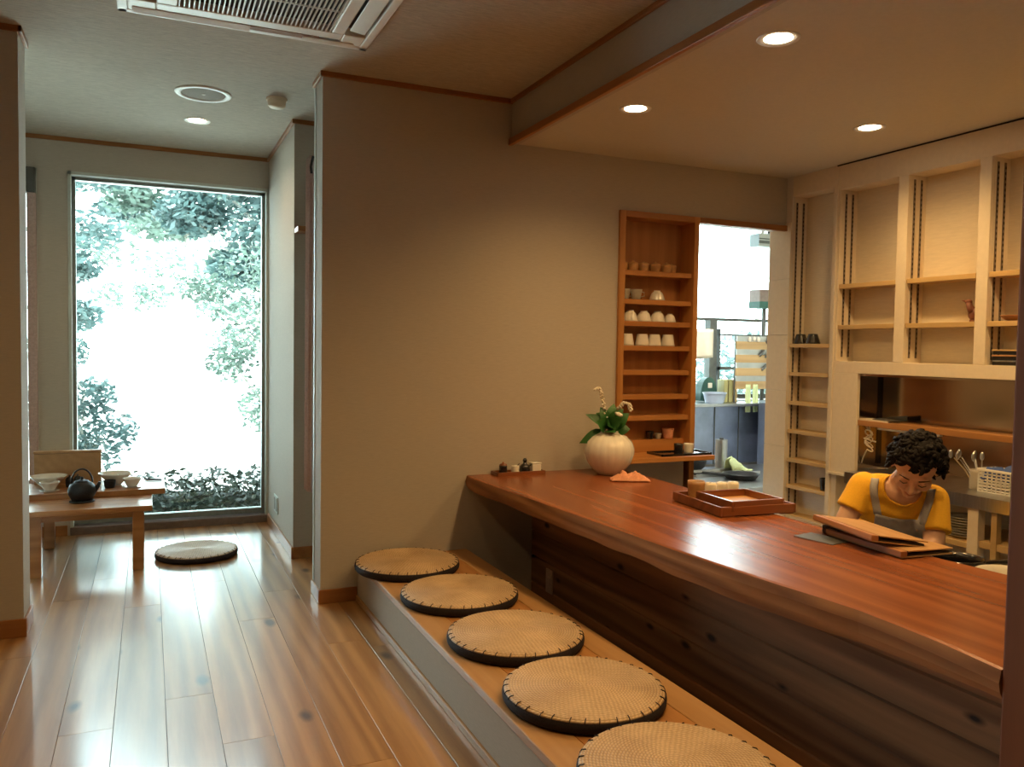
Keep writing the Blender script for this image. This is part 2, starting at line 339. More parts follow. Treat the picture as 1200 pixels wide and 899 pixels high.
struct('wall_kitchen', MB().box(2.32, 4.0, 5.78, 5.93, -.45, 2.5).box(5.9, 6.1, 5.78, 5.93, -.45, 2.5).box(4.0, 5.9, 5.78, 5.93, -.45, .79).box(4.0, 5.9, 5.78, 5.93, 2.45, 2.5).box(6.0, 6.1, 3.97, 5.78, -.45, 2.5).box(4.05,6.1,3.85,3.97,-.45,2.5), M_WALLK)
struct('wall_right', B(3.92, 4.05, -1.6, 3.86, -.45, HL+.04), M_WALLK)
struct('wall_front', MB().box(-1.75, 4.05, -1.72, -1.6, -.45, 2.5), M_WALL)
struct('wall_side', MB().box(-1.9, -1.75, -1.72, 5.93, -.45, 2.55), M_WALL)
# baseboards and ceiling trims
BH = .066
struct('baseboard_back', MB().box(.726, .91, 3.828, 3.84, 0, BH).box(.726, .737, 3.84, 4.03, 0, BH), M_TRIM, bev=.003)
struct('baseboard_left', MB().box(-1.75, -.463, 3.838, 3.85, 0, BH+.01).box(-.475, -.463, 3.85, 4.05, 0, BH+.01), M_TRIM, bev=.003)
struct('baseboard_alcove', MB().box(.738, .75, 4.708, 5.74, 0, BH).box(.75, 2.2, 4.708, 4.72, 0, BH), M_TRIMY, bev=.003)
struct('baseboard_window', MB().box(-.62, -.47, 5.768, 5.78, 0, BH), M_TRIM, bev=.003)
struct('trim_3', MB().box(.724, 1.69, 3.826, 3.84, H1-.024, H1), M_TRIM, bev=.002)
struct('trim_4', MB().box(.724, .737, 3.826, 4.03, H1-.024, H1), M_TRIMY, bev=.002)
struct('trim_5', MB().box(-1.75, -.46, 3.836, 3.85, H1-.024, H1).box(-.475, -.46, 3.836, 4.05, H1-.024, H1), M_TRIM, bev=.002)
struct('trim_6', MB().box(-1.75, .75, 5.766, 5.78, H1-.026, H1), M_TRIM, bev=.002)
struct('trim_7', MB().box(.736, .75, 4.706, 5.78, H1-.024, H1).box(.75, 2.2, 4.706, 4.72, H1-.024, H1), M_TRIMY, bev=.002)
struct('trim_8', MB().box(2.855, 3.5, 3.822, 3.85, 1.945, 1.978), M_TRIM, bev=.002)
struct('trim_9', MB().box(2.86, 3.5, 3.86, 3.955, 1.957, 1.975), M_WHITE)
struct('trim_10', MB().box(.733, .738, 3.995, 4.022, .07, 2.45), M_JAMB)

def window(name, x0, x1, z0, z1, y=5.78, rail=.02, dark=M_ALU):
    w = struct(name, MB().box(x0, x0+.018, y-.006, y+.13, z0, z1).box(x1-.018, x1, y-.006, y+.13, z0, z1).box(x0, x1, y-.006, y+.13, z1-.02, z1), M_JAMB)
    a, b = x0+.018, x1-.018
    obj('window_frame', MB().box(a, a+rail, y+.06, y+.11, z0, z1-.02).box(b-rail, b, y+.06, y+.11, z0, z1-.02).box(a, b, y+.06, y+.11, z1-.02-rail, z1-.02).box(a, b, y+.055, y+.11, z0+.055, z0+.09), dark, w)
    obj('window_sill', MB().box(x0, x1, y-.01, y+.13, z0-.02, z0+.05), M_SILL, w, bev=.004)
    obj('glass_pane', MB().box(a+rail-.004, b-rail+.004, y+.082, y+.088, z0+.085, z1-.045), M_GLASS, w)
    return w
window('window_1', -.455, .75, 0.0, 2.275)
w2 = window('window_2', -1.45, -.62, 0.0, 2.275)
obj('head_box', MB().box(-1.4, -.625, 5.72, 5.79, 2.12, 2.27), M_DARKF, w2); obj('jamb_post', MB().box(-.672, -.622, 5.74, 5.79, .02, 2.12), M_CURT, w2)
w3 = struct('window_3', MB().box(4.0, 4.02, 5.76, 5.93, .8, 2.45).box(5.88, 5.9, 5.76, 5.93, .8, 2.45).box(4.0, 5.9, 5.76, 5.93, 2.42, 2.45), M_JAMB)
obj('window_frame', MB().box(4.02, 5.88, 5.84, 5.88, .80, .84).box(4.02, 5.88, 5.84, 5.88, 1.49, 1.515).box(4.02, 5.88, 5.84, 5.88, 2.39, 2.42), M_DARKF, w3)
obj('mullion', MB().box(4.47, 4.545, 5.80, 5.88, .84, 1.49), M_DARKF, w3); obj('mullion', MB().box(5.22, 5.27, 5.80, 5.88, .84, 2.39), M_DARKF, w3)
obj('sash', MB().box(4.57, 4.585, 5.80, 5.84, .86, 1.42).box(4.57, 5.2, 5.80, 5.84, 1.36, 1.375).box(4.57, 4.75, 5.80, 5.84, 1.06, 1.085), M_DARKF, w3)
obj('glass_pane', MB().box(4.03, 5.87, 5.857, 5.863, .82, 2.41), M_GLASS, w3)

# wooden column at the counter's near end
tag(obj('wooden_column', B(1.602, 1.742, .955, 1.095, -.25, 2.4), M_POST, bev=.006), 'dark reddish square wooden column at right edge of the photo', 'column')

# ================================================================== BENCH
bx0, bx1 = .91, 1.472
t = thing('bench', 'long low built-in wooden bench holding the row of straw cushions', 'bench', (bx0, 1.0, 0))
obj('front_panel', B(bx0+.004, bx0+.03, -1.6, 3.84, 0, .172), M_WALL, t)
obj('base_strip', B(bx0-.008, bx0+.004, -1.6, 3.826, 0, .026), M_BENCHL, t, bev=.003)
obj('front_board', B(bx0-.004, bx0+.115, -1.6, 3.838, .172, .2), M_BENCHL, t, bev=.004)
obj('middle_board', B(bx0+.116, bx1-.105, -1.6, 3.838, .172, .199), M_BENCHM, t, bev=.002)
obj('rear_board', B(bx1-.104, bx1, -1.6, 3.838, .172, .2), M_BENCHL, t, bev=.004)
obj('rear_panel', B(bx1-.05, bx1-.02, -1.6, 3.838, -.25, .172), M_PANEL, t)

# straw cushions
def make_cushion(label, group, loc):
    t = thing('straw_cushion', label, 'cushion', loc, 0, group)
    R_ = .235; NR = 28; prof = [(.0005, .040)]
    for i in range(NR):
        for q in (0.25, .5, .75, 1.0):
            r = (i+q)/NR*R_; dome = .040 + .004*(1-(r/R_)**2) - (.006*max(0, (r/R_-.93)/.07)**2)
            prof.append((r, dome + .0009*sin(pi*q)))
    obj('woven_top', MB().lathe(prof + [(R_-.004, .028)], n=64, cap=False), M_STRAW, t, smooth=True, local=True)
    rp_ = [(R_-.02, .0), (R_-.004, .002), (R_+.003, .010), (R_+.0045, .020), (R_+.002, .031), (R_-.004, .0365)]
    obj('dark_binding', MB().lathe(rp_, n=80), M_NAVY, t, smooth=True, local=True)
    ns = 34; d = Vector((1, 0, 0)); w = Vector((0, 1, 0)); sm = None
    for k in range(ns):
        a = 2*pi*k/ns + random.uniform(-.03, .03)
        if sm is None:
            so = obj('stitch', MB().tube([d*(R_+.002)+Vector((0,0,.03)), d*(R_-.003)+Vector((0,0,.0395))+w*.001, d*(R_-.014)+Vector((0,0,.0425))+w*.003], .0015, 5), M_NAVY, t, local=True); sm = so.data
        else: so = bpy.data.objects.new('stitch', sm); COL.objects.link(so); so.parent = t
        so.rotation_euler = (0, 0, a)
    return t
cl = [((1.085, 3.585), 'straw cushion with dark edging farthest along the bench, against the wall'),
      ((1.15, 3.07), 'second straw cushion from the wall on the bench'),
      ((1.163, 2.545), 'middle one of the five straw cushions on the bench'),
      ((1.158, 2.048), 'fourth straw cushion from the wall, black stitches round its rim, on the bench'),
      ((1.14, 1.56), 'nearest straw cushion on the bench, cut off by the bottom of the photo')]
G = 'round straw cushions on the bench'
c0 = make_cushion(cl[0][1], G, (*cl[0][0], .2))
for k, (p, lb) in enumerate(cl[1:]): dup(c0, (*p, .2), .7+k*1.3, lb, G)
c = dup(c0, (.25, 4.99, .0), .4, 'lone round straw cushion on the wooden floor by the big window'); del c['group']
c.scale = (.94, .94, .94)

# ================================================================== COUNTER
t = thing('counter', 'long red-brown live-edge wooden slab counter with dark plank front', 'counter', (1.84, 2.4, -.25))
fe = [(3.838, 1.452, .560, .515), (3.75, 1.462, .575, .512), (3.5, 1.476, .575, .512), (3.31, 1.487, .575, .510), (3.0, 1.507, .575, .506), (2.63, 1.532, .575, .502), (2.35, 1.546, .575, .498), (2.13, 1.560, .575, .494), (1.95, 1.575, .575, .492), (1.78, 1.594, .575, .492), (1.6, 1.622, .575, .494), (1.5, 1.634, .575, .498), (1.37, 1.630, .575, .504), (1.26, 1.622, .575, .508), (1.10, 1.598, .575, .512)]
be = lambda y: 2.30 + .03*sin(y*2.1+.3) + max(0, (2.0-y))*.05
def fe_at(y):
    for (ya, xa, _, za), (yb, xb, _, zb) in zip(fe, fe[1:]):
        if yb <= y <= ya:
            q = (ya-y)/(ya-yb); return xa+(xb-xa)*q, za+(zb-za)*q
    return fe[-1][1], fe[-1][3]
m = MB(); NY = 90; secs = []
for i in range(NY+1):
    y = 3.838 - (3.838-1.096)*i/NY; x, zb = fe_at(y); x += .004*noise.noise(Vector((y*3, 0, 0))); zb += -.012 + .008*noise.noise(Vector((y*4, 5, 0)))
    if i < 3: x += .004*(3-i)
    w1 = .006*noise.noise(Vector((y*6, 1, 0))); w2_ = .006*noise.noise(Vector((y*7, 2, 0)))
    b_ = be(y); secs.append([(b_, y, .575), (x+.012, y, .575), (x+.003, y, .572), (x-.004+w1, y, .545), (x+w2_, y, (zb+.545)/2), (x+.010+w1, y, zb+.004), (x+.04, y, zb-.004), (b_, y, .505)])
K = len(secs[0]); vs = [p for s_ in secs for p in s_]; fs = []; mis = []
for i in range(NY):
    for k in range(K): fs.append((i*K+k, i*K+(k+1)%K, (i+1)*K+(k+1)%K, (i+1)*K+k)); mis.append(1 if 2 <= k <= 5 else 0)
fs.append(tuple(range(K))); fs.append(tuple(NY*K+k for k in range(K))[::-1]); mis += [1, 1]
m.add(vs, fs); m.mi = mis
obj('slab', m, [M_COUNT, M_COUNTE], t)
z = -.26; hs = [.13, .125, .14, .13, .12, .125]
for h in hs:
    z1 = min(z+h, .505); obj('plank', MB().add([(1.84,-.2,z),(1.87,-.2,z),(1.87,-.2,z1),(1.84,-.2,z1-.007),(1.85,-.2,z1),(1.84,3.838,z),(1.87,3.838,z),(1.87,3.838,z1),(1.84,3.838,z1-.007),(1.85,3.838,z1),(1.85,-.2,z+.003),(1.85,3.838,z+.003)],
        [(0,5,8,3),(3,8,9,4),(4,9,7,2),(2,7,6,1),(1,6,11,10),(10,11,5,0),(0,3,4,2,1,10),(5,11,6,7,9,8)]), M_PANEL, t); z += h+.002
obj('inner_board', B(1.872, 1.9, -.2, 3.838, -.34, .50), M_PANEL, t)
o = thing('outlet', 'small grey outlet plate on the dark plank front of the counter', 'outlet', (1.84, 3.62, .05))
obj('plate', B(1.832, 1.84, 3.583, 3.653, -.008, .112), M_CURT, o, bev=.002); obj('socket', B(1.830, 1.834, 3.605, 3.631, .03, .075), M_CURT, o, bev=.001)
pc = thing('prep_counter', 'dark steel work surface low behind the wooden counter', 'counter', (2.2, 2, -.35))
obj('top', B(1.93, 2.56, 1.0, 3.3, .36, .40), M_STEEL, pc, bev=.003); obj('leg', B(2.46, 2.5, 1.05, 1.09, -.35, .36), M_STEEL, pc); obj('leg', B(2.46, 2.5, 3.2, 3.24, -.35, .36), M_STEEL, pc); obj('rear_panel', B(1.93, 1.96, 1.0, 3.3, -.35, .36), M_STEEL, pc)

# ================================================================== NICHE SHELF (in the partition)
t = thing('cup_shelf', 'narrow amber wooden shelf unit let into the beige wall, full of cups', 'shelf', (2.6, 3.84, 0))
obj('side_post', B(2.333, 2.37, 3.822, 3.957, .645, 1.978), M_NICHEZ, t, bev=.002)
obj('side_post', B(2.822, 2.855, 3.822, 3.97, -.35, 1.978), M_NICHEZ, t, bev=.002)
obj('top_board', B(2.37, 2.822, 3.822, 3.957, 1.945, 1.978), M_NICHE, t, bev=.002)
obj('back_panel', B(2.37, 2.822, 3.95, 3.957, .62, 1.945), M_NICHEB, t)
SZ = [1.659, 1.501, 1.38, 1.245, 1.109, .973, .855]
for z in SZ: obj('shelf_board', B(2.37, 2.822, 3.842, 3.95, z-.027, z), M_NICHE, t, bev=.0015)
obj('bottom_ledge', B(2.37, 2.822, 3.88, 3.95, .64, .715), M_NICHE, t)
obj('counter_ledge', MB().add([(2.30,3.655,.618),(2.872,3.655,.618),(2.872,3.88,.618),(2.30,3.88,.618),(2.30,3.655,.645),(2.872,3.655,.645),(2.872,3.88,.645),(2.30,3.88,.645)], [(3,2,1,0),(4,5,6,7),(0,1,5,4),(1,2,6,5),(2,3,7,6),(3,0,4,7)]), M_NICHE, t, bev=.003)
obj('dark_gap', B(2.795, 2.822, 3.9, 3.96, -.35, .618), M_HOLE, t)

def cup_lathe(r0, r1, h, th=.003, curve=0, n=24):
    pr = []; 
    for i in range(7): q = i/6; pr.append((r0+(r1-r0)*(q**(.5 if curve else 1)), h*q))
    inner = [(max(.001, r-th), max(th, z)) for r, z in pr[::-1]]
    return MB().lathe([(.001, 0)] + pr + inner + [(.001, th)], n=n, cap=False)
def cup(name, label, cat, loc, r0, r1, h, m, group=None, curve=0, flip=False, handle=False, foot=0):
    t = thing(name, label, cat, loc, 0, group); mb = cup_lathe(r0, r1, h, curve=curve)
    if foot: mb.v = [Vector((v.x, v.y, v.z+foot)) for v in mb.v]; 
    if flip: mb.v = [Vector((v.x, v.y, h+foot-v.z)) for v in mb.v]
    obj('body', mb, m, t, smooth=True, local=True)
    if foot: obj('foot_ring', MB().lathe([(r0*.9, h if flip else 0), (r0*.95, (h if flip else 0)+foot)], n=20), m, t, local=True)
    if handle: obj('handle', MB().tube([(r1*.9, 0, h*.8), (r1*1.55, 0, h*.75), (r1*1.6, 0, h*.4), (r0*.95, 0, h*.25)], .0035, 6), m, t, local=True, smooth=True)
    return t
nx = lambda u: 2.378+(u-733)*.00565
ordn = ['leftmost', 'second from left', 'third from left', 'fourth from left', 'fifth from left', 'rightmost']
for k, u in enumerate((737, 749, 761.5, 775, 788, 796.5)):
    tt = cup('brown_cup', '%s small brown lidded cup on the top shelf of the wall niche' % ordn[k], 'cup', (nx(u), 3.90 if k < 5 else 3.92, SZ[0]), .022, .029, .044, M_BROWNC, 'brown cups on the niche top shelf', 1)
    obj('lid', MB().lathe([(.029, .044), (.027, .047), (.012, .053), (.005, .054), (.006, .060), (.001, .062)], n=20, cap=False), M_BROWNC, tt, smooth=True, local=True)
for k, u in enumerate((739.5, 753)):
    cup('glass_cup', '%s pale glassy cup with handle on the second niche shelf' % ('left' if k == 0 else 'right'), 'cup', (nx(u), 3.90, SZ[1]), .024, .034, .058, M_CUPG, 'glass cups on the niche second shelf', handle=True)
cup('white_bowl', 'upturned white bowl alone at right of the second niche shelf', 'bowl', (nx(777), 3.895, SZ[1]), .020, .046, .052, M_CERAM, curve=1, flip=True, foot=.005)
for k, u in enumerate((746, 762, 778)):
    cup('white_bowl', '%s upturned white bowl on the third niche shelf' % ('left', 'middle', 'right')[k], 'bowl', (nx(u), 3.895, SZ[2]), .022, .045, .055, M_CERAM, 'upturned bowls on the niche third shelf', 1, True, foot=.006)
cup('white_bowl', 'smaller glassy upturned bowl at right end of the third niche shelf', 'bowl', (nx(793), 3.895, SZ[2]), .016, .036, .045, M_CERAM, None, 1, True, foot=.005)
for k, u in enumerate((743, 760.5, 775, 791)):
    cup('white_cup', '%s upturned white tapered cup on the fourth niche shelf' % ('leftmost', 'second', 'third', 'rightmost')[k], 'cup', (nx(u), 3.895, SZ[3]), .030, .041, .066, M_CERAM, 'upturned cups on the niche fourth shelf', 0, True)
# small things at the niche bottom
cup('dark_cup', 'dark small cup at left on the lowest ledge of the wall niche', 'cup', (2.612, 3.915, .715), .018, .025, .045, M_BLACK)
cup('pale_cup', 'pale small cup between dark and pink cups on niche ledge', 'cup', (2.665, 3.91, .715), .014, .02, .032, M_CUPG)
cup('pink_cup', 'pinkish clay cup at right on the lowest ledge of the wall niche', 'cup', (2.735, 3.915, .715), .028, .036, .058, M_CLOTH)
o = thing('serving_tray', 'thin dark tray with two cups on the amber wall ledge', 'tray', (2.68, 3.75, .645)); obj('base', B(2.54, 2.86, 3.68, 3.82, .645, .651), M_BLACK, o, bev=.002)
obj('rim', MB().box(2.535,2.865,3.675,3.683,.645,.658).box(2.535,2.865,3.817,3.825,.645,.658).box(2.535,2.543,3.675,3.825,.645,.658).box(2.857,2.865,3.675,3.825,.645,.658), M_BLACK, o, bev=.001)
cup('black_cup', 'black cup with pale specks on the thin dark tray', 'cup', (2.70, 3.76, .651), .024, .026, .052, M_BLACK)
cup('cream_cup', 'cream cup with dark dot on the thin dark tray', 'cup', (2.765, 3.755, .651), .026, .028, .052, M_CERAM)

# ================================================================== SHELVES ON THE RIGHT WALL
def track(parent, x, y, z0, z1):
    tr = obj('shelf_track', B(x-.006, x+.006, y-.003, y, z0, z1), M_TRACK, parent); hb = MB(); z = z0+.02
    while z < z1-.015: hb.box(x-.003, x+.003, y-.0038, y-.0028, z, z+.012); z += .025
    obj('slots', hb, M_HOLE, tr)
t = thing('narrow_shelf', 'tall narrow cream shelf unit beside the kitchen doorway', 'shelf', (3.5, 3.63, -.35))
obj('face_frame', MB().box(3.5, 3.515, 3.44, 3.471, -.35, HL).box(3.5, 3.515, 3.471, 3.79, 2.145, HL).box(3.515, 3.62, 3.44, 3.471, -.35, HL), M_CREAM, t, bev=.002)
obj('back_panel', B(3.61, 3.62, 3.471, 3.79, -.35, 2.2), M_CREAMB, t); obj('side_panel', B(3.515, 3.62, 3.786, 3.79, -.35, 2.2), M_CREAM, t); obj('top_panel', B(3.515, 3.62, 3.471, 3.79, 2.145, 2.16), M_CREAM, t)
for z in (1.272, 1.103, .930, .760, .588, .430, .25): obj('shelf_board', B(3.502, 3.608, 3.474, 3.784, z-.022, z), M_SHELFW, t, bev=.002)
for x in (3.53, 3.58): track(t, x, 3.786, .1, 2.11)
jp = struct('wall_jamb', B(3.5, 3.92, 3.792, 3.97, -.45, HL+.02), M_WALLK)
for k in range(7): obj('panel_board', B(3.493, 3.5, 3.792, 3.972, -.35+k*.335, -.35+k*.335+.333), M_CREAM, jp, bev=.002)
cup('black_cup', 'left of two glossy black upturned cups on the narrow cream shelf', 'cup', (3.55, 3.745, 1.272), .026, .044, .058, M_BLACK, 'black cups on the narrow shelf', 0, True)
cup('black_cup', 'right of two glossy black upturned cups on the narrow cream shelf', 'cup', (3.55, 3.648, 1.272), .026, .044, .058, M_BLACK, 'black cups on the narrow shelf', 0, True)
cup('black_cup', 'single black cup low on the narrow cream shelf', 'cup', (3.55, 3.515, .430), .03, .034, .07, M_BLACK)

XF = 3.488; YE = 1.75
t = thing('open_cabinet', 'cream open wall cabinet with three shelved bays on the right wall', 'cabinet', (3.5, 2.6, 1.1))
bays = [(3.03, 3.41), (2.584, 2.969), (2.14, 2.526)]
ff = MB().box(XF, XF+.022, YE, 3.44, 2.121, 2.252).box(XF, XF+.022, YE, 3.44, 1.112, 1.176)
for a, b in ((3.41, 3.44), (2.969, 3.03), (2.526, 2.584), (YE, 2.14)): ff.box(XF, XF+.022, a, b, 1.176, 2.121)
obj('face_frame', ff, M_CREAM, t, bev=.002)
obj('lower_panel', MB().box(XF, XF+.022, 3.252, 3.44, .56, 1.112), M_CREAM, t, bev=.002)
obj('panel_moulding', MB().box(XF-.006, XF, 3.425, 3.44, .56, 2.25).box(XF-.008, XF, 3.252, 3.44, .545, .56), M_CREAM, t, bev=.002)
obj('back_panel', B(3.615, 3.63, YE, 3.44, 1.1, 2.2), M_CREAMB, t)
obj('top_panel', B(XF+.022, 3.62, YE, 3.44, 2.121, 2.14), M_CREAM, t); obj('bottom_panel', B(XF+.022, 3.62, YE, 3.44, 1.15, 1.176), M_CREAM, t)
for a, b in bays:
    obj('side_panel', B(XF+.022, 3.615, b, b+.012, 1.176, 2.121), M_CREAM, t); obj('side_panel', B(XF+.022, 3.615, a-.012, a, 1.176, 2.121), M_CREAM, t)
    for z in (1.600, 1.376): obj('shelf_board', B(XF+.004, 3.612, a+.003, b-.003, z-.024, z), M_SHELFW, t, bev=.002)
    for x in (3.53, 3.578): track(t, x, b, 1.2, 2.10)
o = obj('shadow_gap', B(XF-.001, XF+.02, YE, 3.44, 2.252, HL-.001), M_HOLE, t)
# bird figurine and lacquer stack
b = thing('bird_figurine', 'small reddish brown bird figurine on cream cabinet shelf', 'figurine', (3.55, 2.64, 1.376))
obj('body', MB().ell((3.55, 2.628, 1.412), (.02, .034, .030)).tube([(3.55, 2.635, 1.42), (3.55, 2.655, 1.448), (3.55, 2.66, 1.468)], [.022, .015, .014], 10).ell((3.55, 2.662, 1.472), (.014, .017, .014)), M_BIRD, b, smooth=True)
obj('beak', MB().tube([(3.55, 2.674, 1.475), (3.55, 2.70, 1.482)], [.007, .001], 6), M_BIRD, b); obj('tail', MB().tube([(3.55, 2.605, 1.41), (3.55, 2.587, 1.405)], [.015, .006], 6, flat=.4), M_BIRD, b)
obj('base', MB().lathe([(.022, 0), (.02, .012)], (3.55, 2.63, 1.376), 16), M_BIRD, b)
for k in range(3):
    o = thing('lacquer_box', '%s flat dark lacquer box stacked low in the third cabinet bay' % ('bottom', 'middle', 'top')[k], 'box', (3.55, 2.41, 1.176+k*.024), 0, 'lacquer boxes in the cabinet')
    zz = 1.176+k*.024; obj('body', B(3.51, 3.60, 2.32, 2.505, zz, zz+.017), M_BLACK, o, bev=.003); obj('rim', B(3.508, 3.602, 2.318, 2.507, zz+.017, zz+.023), (M_STEEL, M_BROWNC, M_SHELFW)[k], o, bev=.001)
o = thing('wooden_bowl', 'small tan wooden dish on the third bay shelf', 'dish', (3.55, 2.42, 1.376)); obj('body', cup_lathe(.03, .07, .025, .004, 1), M_NICHE, o, smooth=True, local=True); obj('foot', MB().lathe([(.03, 0), (.028, .004)], n=16), M_NICHE, o, local=True)

# recess under the cabinet
t = thing('serving_recess', 'dark shiny steel-lined recess under the cream cabinet with amber ledge', 'recess', (3.6, 2.6, .6))
obj('back_sheet', B(3.66, 3.67, YE, 3.27, .6, 1.13), M_STEELD, t); obj('side_sheet', B(3.51, 3.66, 3.252, 3.27, .6, 1.112), M_STEELD, t); obj('head_sheet', B(3.51, 3.66, YE, 3.252, 1.10, 1.112), M_STEELD, t)
obj('corner_strip', B(3.648, 3.66, 3.243, 3.252, .62, 1.10), M_BLACK, t); obj('ledge', B(3.498, 3.66, YE, 3.250, .832, .862), M_BENCHM, t, bev=.002)
obj('light_bar', B(3.53, 3.56, 2.78, 3.15, .818, .832), M_WHITE, t, bev=.002)
o = thing('notebook', 'open grey notebook lying at left end of the amber ledge', 'notebook', (3.57, 3.14, .862)); obj('pages', B(3.505, 3.60, 3.06, 3.245, .862, .870), M_PAPER, o); obj('cover', MB().add([(3.505,3.05,.871),(3.61,3.03,.871),(3.61,3.03,.90),(3.60,3.20,.874),(3.505,3.16,.873)], [(0,1,3,4),(1,2,3)]), M_DARKF, o, solid=.002)
pts = []
for k in range(61):
    a = k/60; pts.append((3.53+.008*cos(a*40), 3.205+.02*sin(a*38)-a*.006, .815-.10*a+.022*sin(a*31)))
pts += [(3.53, 3.22, .69), (3.53, 3.235, .66), (3.53, 3.245, .628)]
o = thing('power_cord', 'looped white cord hanging below the amber ledge', 'cord', (3.53, 3.21, .82)); obj('cable', MB().tube([(3.53, 3.20, .834)] + pts, .0032, 6), M_CORD, o, smooth=True); obj('tie', MB().tube([(3.52, 3.225, .765), (3.525, 3.19, .758), (3.53, 3.155, .752)], .004, 5), M_CORD, o)

# steel worktop with cream base below
t = thing('steel_worktop', 'brushed steel worktop below the dark recess', 'worktop', (3.4, 2.4, .57))
obj('top', B(3.22, 3.66, YE, 3.06, .612, .622), M_STEEL, t, bev=.002); obj('front_lip', B(3.215, 3.222, YE, 3.06, .565, .622), M_STEEL, t, bev=.001); obj('end_lip', B(3.215, 3.66, 3.055, 3.062, .565, .622), M_STEEL, t)
t = thing('base_cabinet', 'cream open base cabinet under the steel worktop', 'cabinet', (3.4, 2.4, -.35))
for y in (2.335, 3.01, 1.78): obj('post', B(3.225, 3.27, y, y+.05, -.35, .565), M_CREAM, t, bev=.002)
obj('post', B(3.23, 3.26, 2.255, 2.28, -.35, .565), M_SHELFW, t); obj('post', B(3.23, 3.26, 2.16, 2.185, -.35, .565), M_SHELFW, t)
obj('shelf_board', B(3.23, 3.66, 2.385, 3.01, .385, .41), M_SHELFW, t, bev=.002); obj('shelf_board', B(3.235, 3.66, 1.83, 2.335, .40, .43), M_SHELFW, t, bev=.002); obj('shelf_board', B(3.23, 3.66, 2.385, 3.01, .12, .14), M_SHELFW, t)
obj('back_panel', B(3.66, 3.69, 1.75, 3.44, -.35, .6), M_CREAMB, t); obj('side_panel', B(3.51, 3.66, 3.40, 3.44, -.35, .545), M_CREAM, t)
for k in range(8):
    o = tag(obj('plate', MB().lathe([(.03, 0), (.035, .002), (.055, .004), (.078, .012), (.079, .013), (.055, .007), (.001, .004)], (3.33, 2.475, .41+k*.0115), 28), M_CERAM, smooth=True), '%s white plate of the stack on the shelf below the steel worktop' % ('bottom', 'second from bottom', 'third from bottom', 'fourth from bottom', 'fourth from top', 'third from top', 'second from top', 'topmost')[k], 'plate', 'stacked plates under the worktop')
# cutlery: white basket with blue cloth, glass of spoons
o = thing('wire_basket', 'white plastic lattice basket on the steel worktop by the column', 'basket', (3.40, 2.36, .622)); mb = MB(); z0 = .622
bx = (3.345, 3.455, 2.24, 2.428)
mb.box(bx[0], bx[1], bx[2], bx[3], z0, z0+.004)
for k in range(10):
    y = bx[2]+(bx[3]-bx[2])*k/9; mb.box(bx[0]-.002, bx[0]+.001, y-.003, y+.003, z0, z0+.095); mb.box(bx[1]-.001, bx[1]+.002, y-.003, y+.003, z0, z0+.095)
for k in range(6):
    x = bx[0]+(bx[1]-bx[0])*k/5; mb.box(x-.003, x+.003, bx[3]-.001, bx[3]+.002, z0, z0+.095); mb.box(x-.003, x+.003, bx[2]-.002, bx[2]+.001, z0, z0+.095)
for k in range(7):
    z = z0+.012+k*.0135; mb.box(bx[0]-.002, bx[0]+.001, bx[2], bx[3], z-.003, z+.003); mb.box(bx[1]-.001, bx[1]+.002, bx[2], bx[3], z-.003, z+.003); mb.box(bx[0], bx[1], bx[3]-.001, bx[3]+.002, z-.003, z+.003); mb.box(bx[0], bx[1], bx[2]-.002, bx[2]+.001, z-.003, z+.003)
obj('lattice', mb, M_WHITE, o); obj('rim', MB().box(bx[0]-.006, bx[0]+.002, bx[2]-.005, bx[3]+.006, z0+.092, z0+.102).box(bx[1]-.002, bx[1]+.006, bx[2]-.005, bx[3]+.006, z0+.092, z0+.102).box(bx[0], bx[1], bx[3]-.001, bx[3]+.007, z0+.092, z0+.102).box(bx[0], bx[1], bx[2]-.006, bx[2]+.001, z0+.092, z0+.102), M_WHITE, o, bev=.001)
tag(obj('blue_cloth', MB().grid(lambda u, v: Vector((3.352+.096*u, 2.25+.165*v, z0+.07+.035*noise.noise(Vector((u*4, v*4, 1)))+.025*sin(u*pi)*sin(v*pi))), 16, 16), M_BLUE, smooth=True, solid=.03), 'crumpled blue cloth inside the white basket', 'cloth')
cup('cutlery_jar', 'pale glassy jar holding cutlery beside the white basket', 'jar', (3.40, 2.47, .622), .034, .036, .085, M_CUPG)
for k in range(6):
    a = k*1.05; bx_, by_ = 3.40+.012*cos(a), 2.47+.012*sin(a); dx, dy = .03*cos(a)-.015, .035*sin(a)+.03
    o = thing('spoon', 'steel spoon leaning in the pale cutlery jar', 'spoon', (bx_, by_, .630), 0, 'spoons in the cutlery jar')
    obj('handle', MB().tube([(bx_, by_, .63), (bx_+dx*.6, by_+dy*.6, .70), (bx_+dx*1.3, by_+dy*1.3, .752)], .003, 6), M_STEEL, o)
    obj('bowl', MB().ell((bx_+dx*1.5, by_+dy*1.5, .768), (.010, .009, .02), 10, 8), M_STEEL, o, smooth=True)
# dark mat and white plate on the prep counter behind the slab
o = thing('black_pot', 'black pot behind the counter by the column', 'pot', (2.47, 1.86, .40)); obj('body', cup_lathe(.08, .085, .145, .004, 0, 32), M_BLACK, o, smooth=True, local=True); obj('handle', MB().tube([(.08, -.02, .12), (.14, -.04, .125), (.2, -.06, .125)], .011, 8, flat=.6), M_BLACK, o, local=True)
o = thing('white_dish', 'white dish just showing behind the counter beside the column', 'dish', (2.46, 1.665, .40)); obj('body', cup_lathe(.06, .10, .142, .005, 1, 32), M_CERAM, o, smooth=True, local=True); obj('foot', MB().lathe([(.058, -.0), (.06, .008)], n=24), M_CERAM, o, local=True)

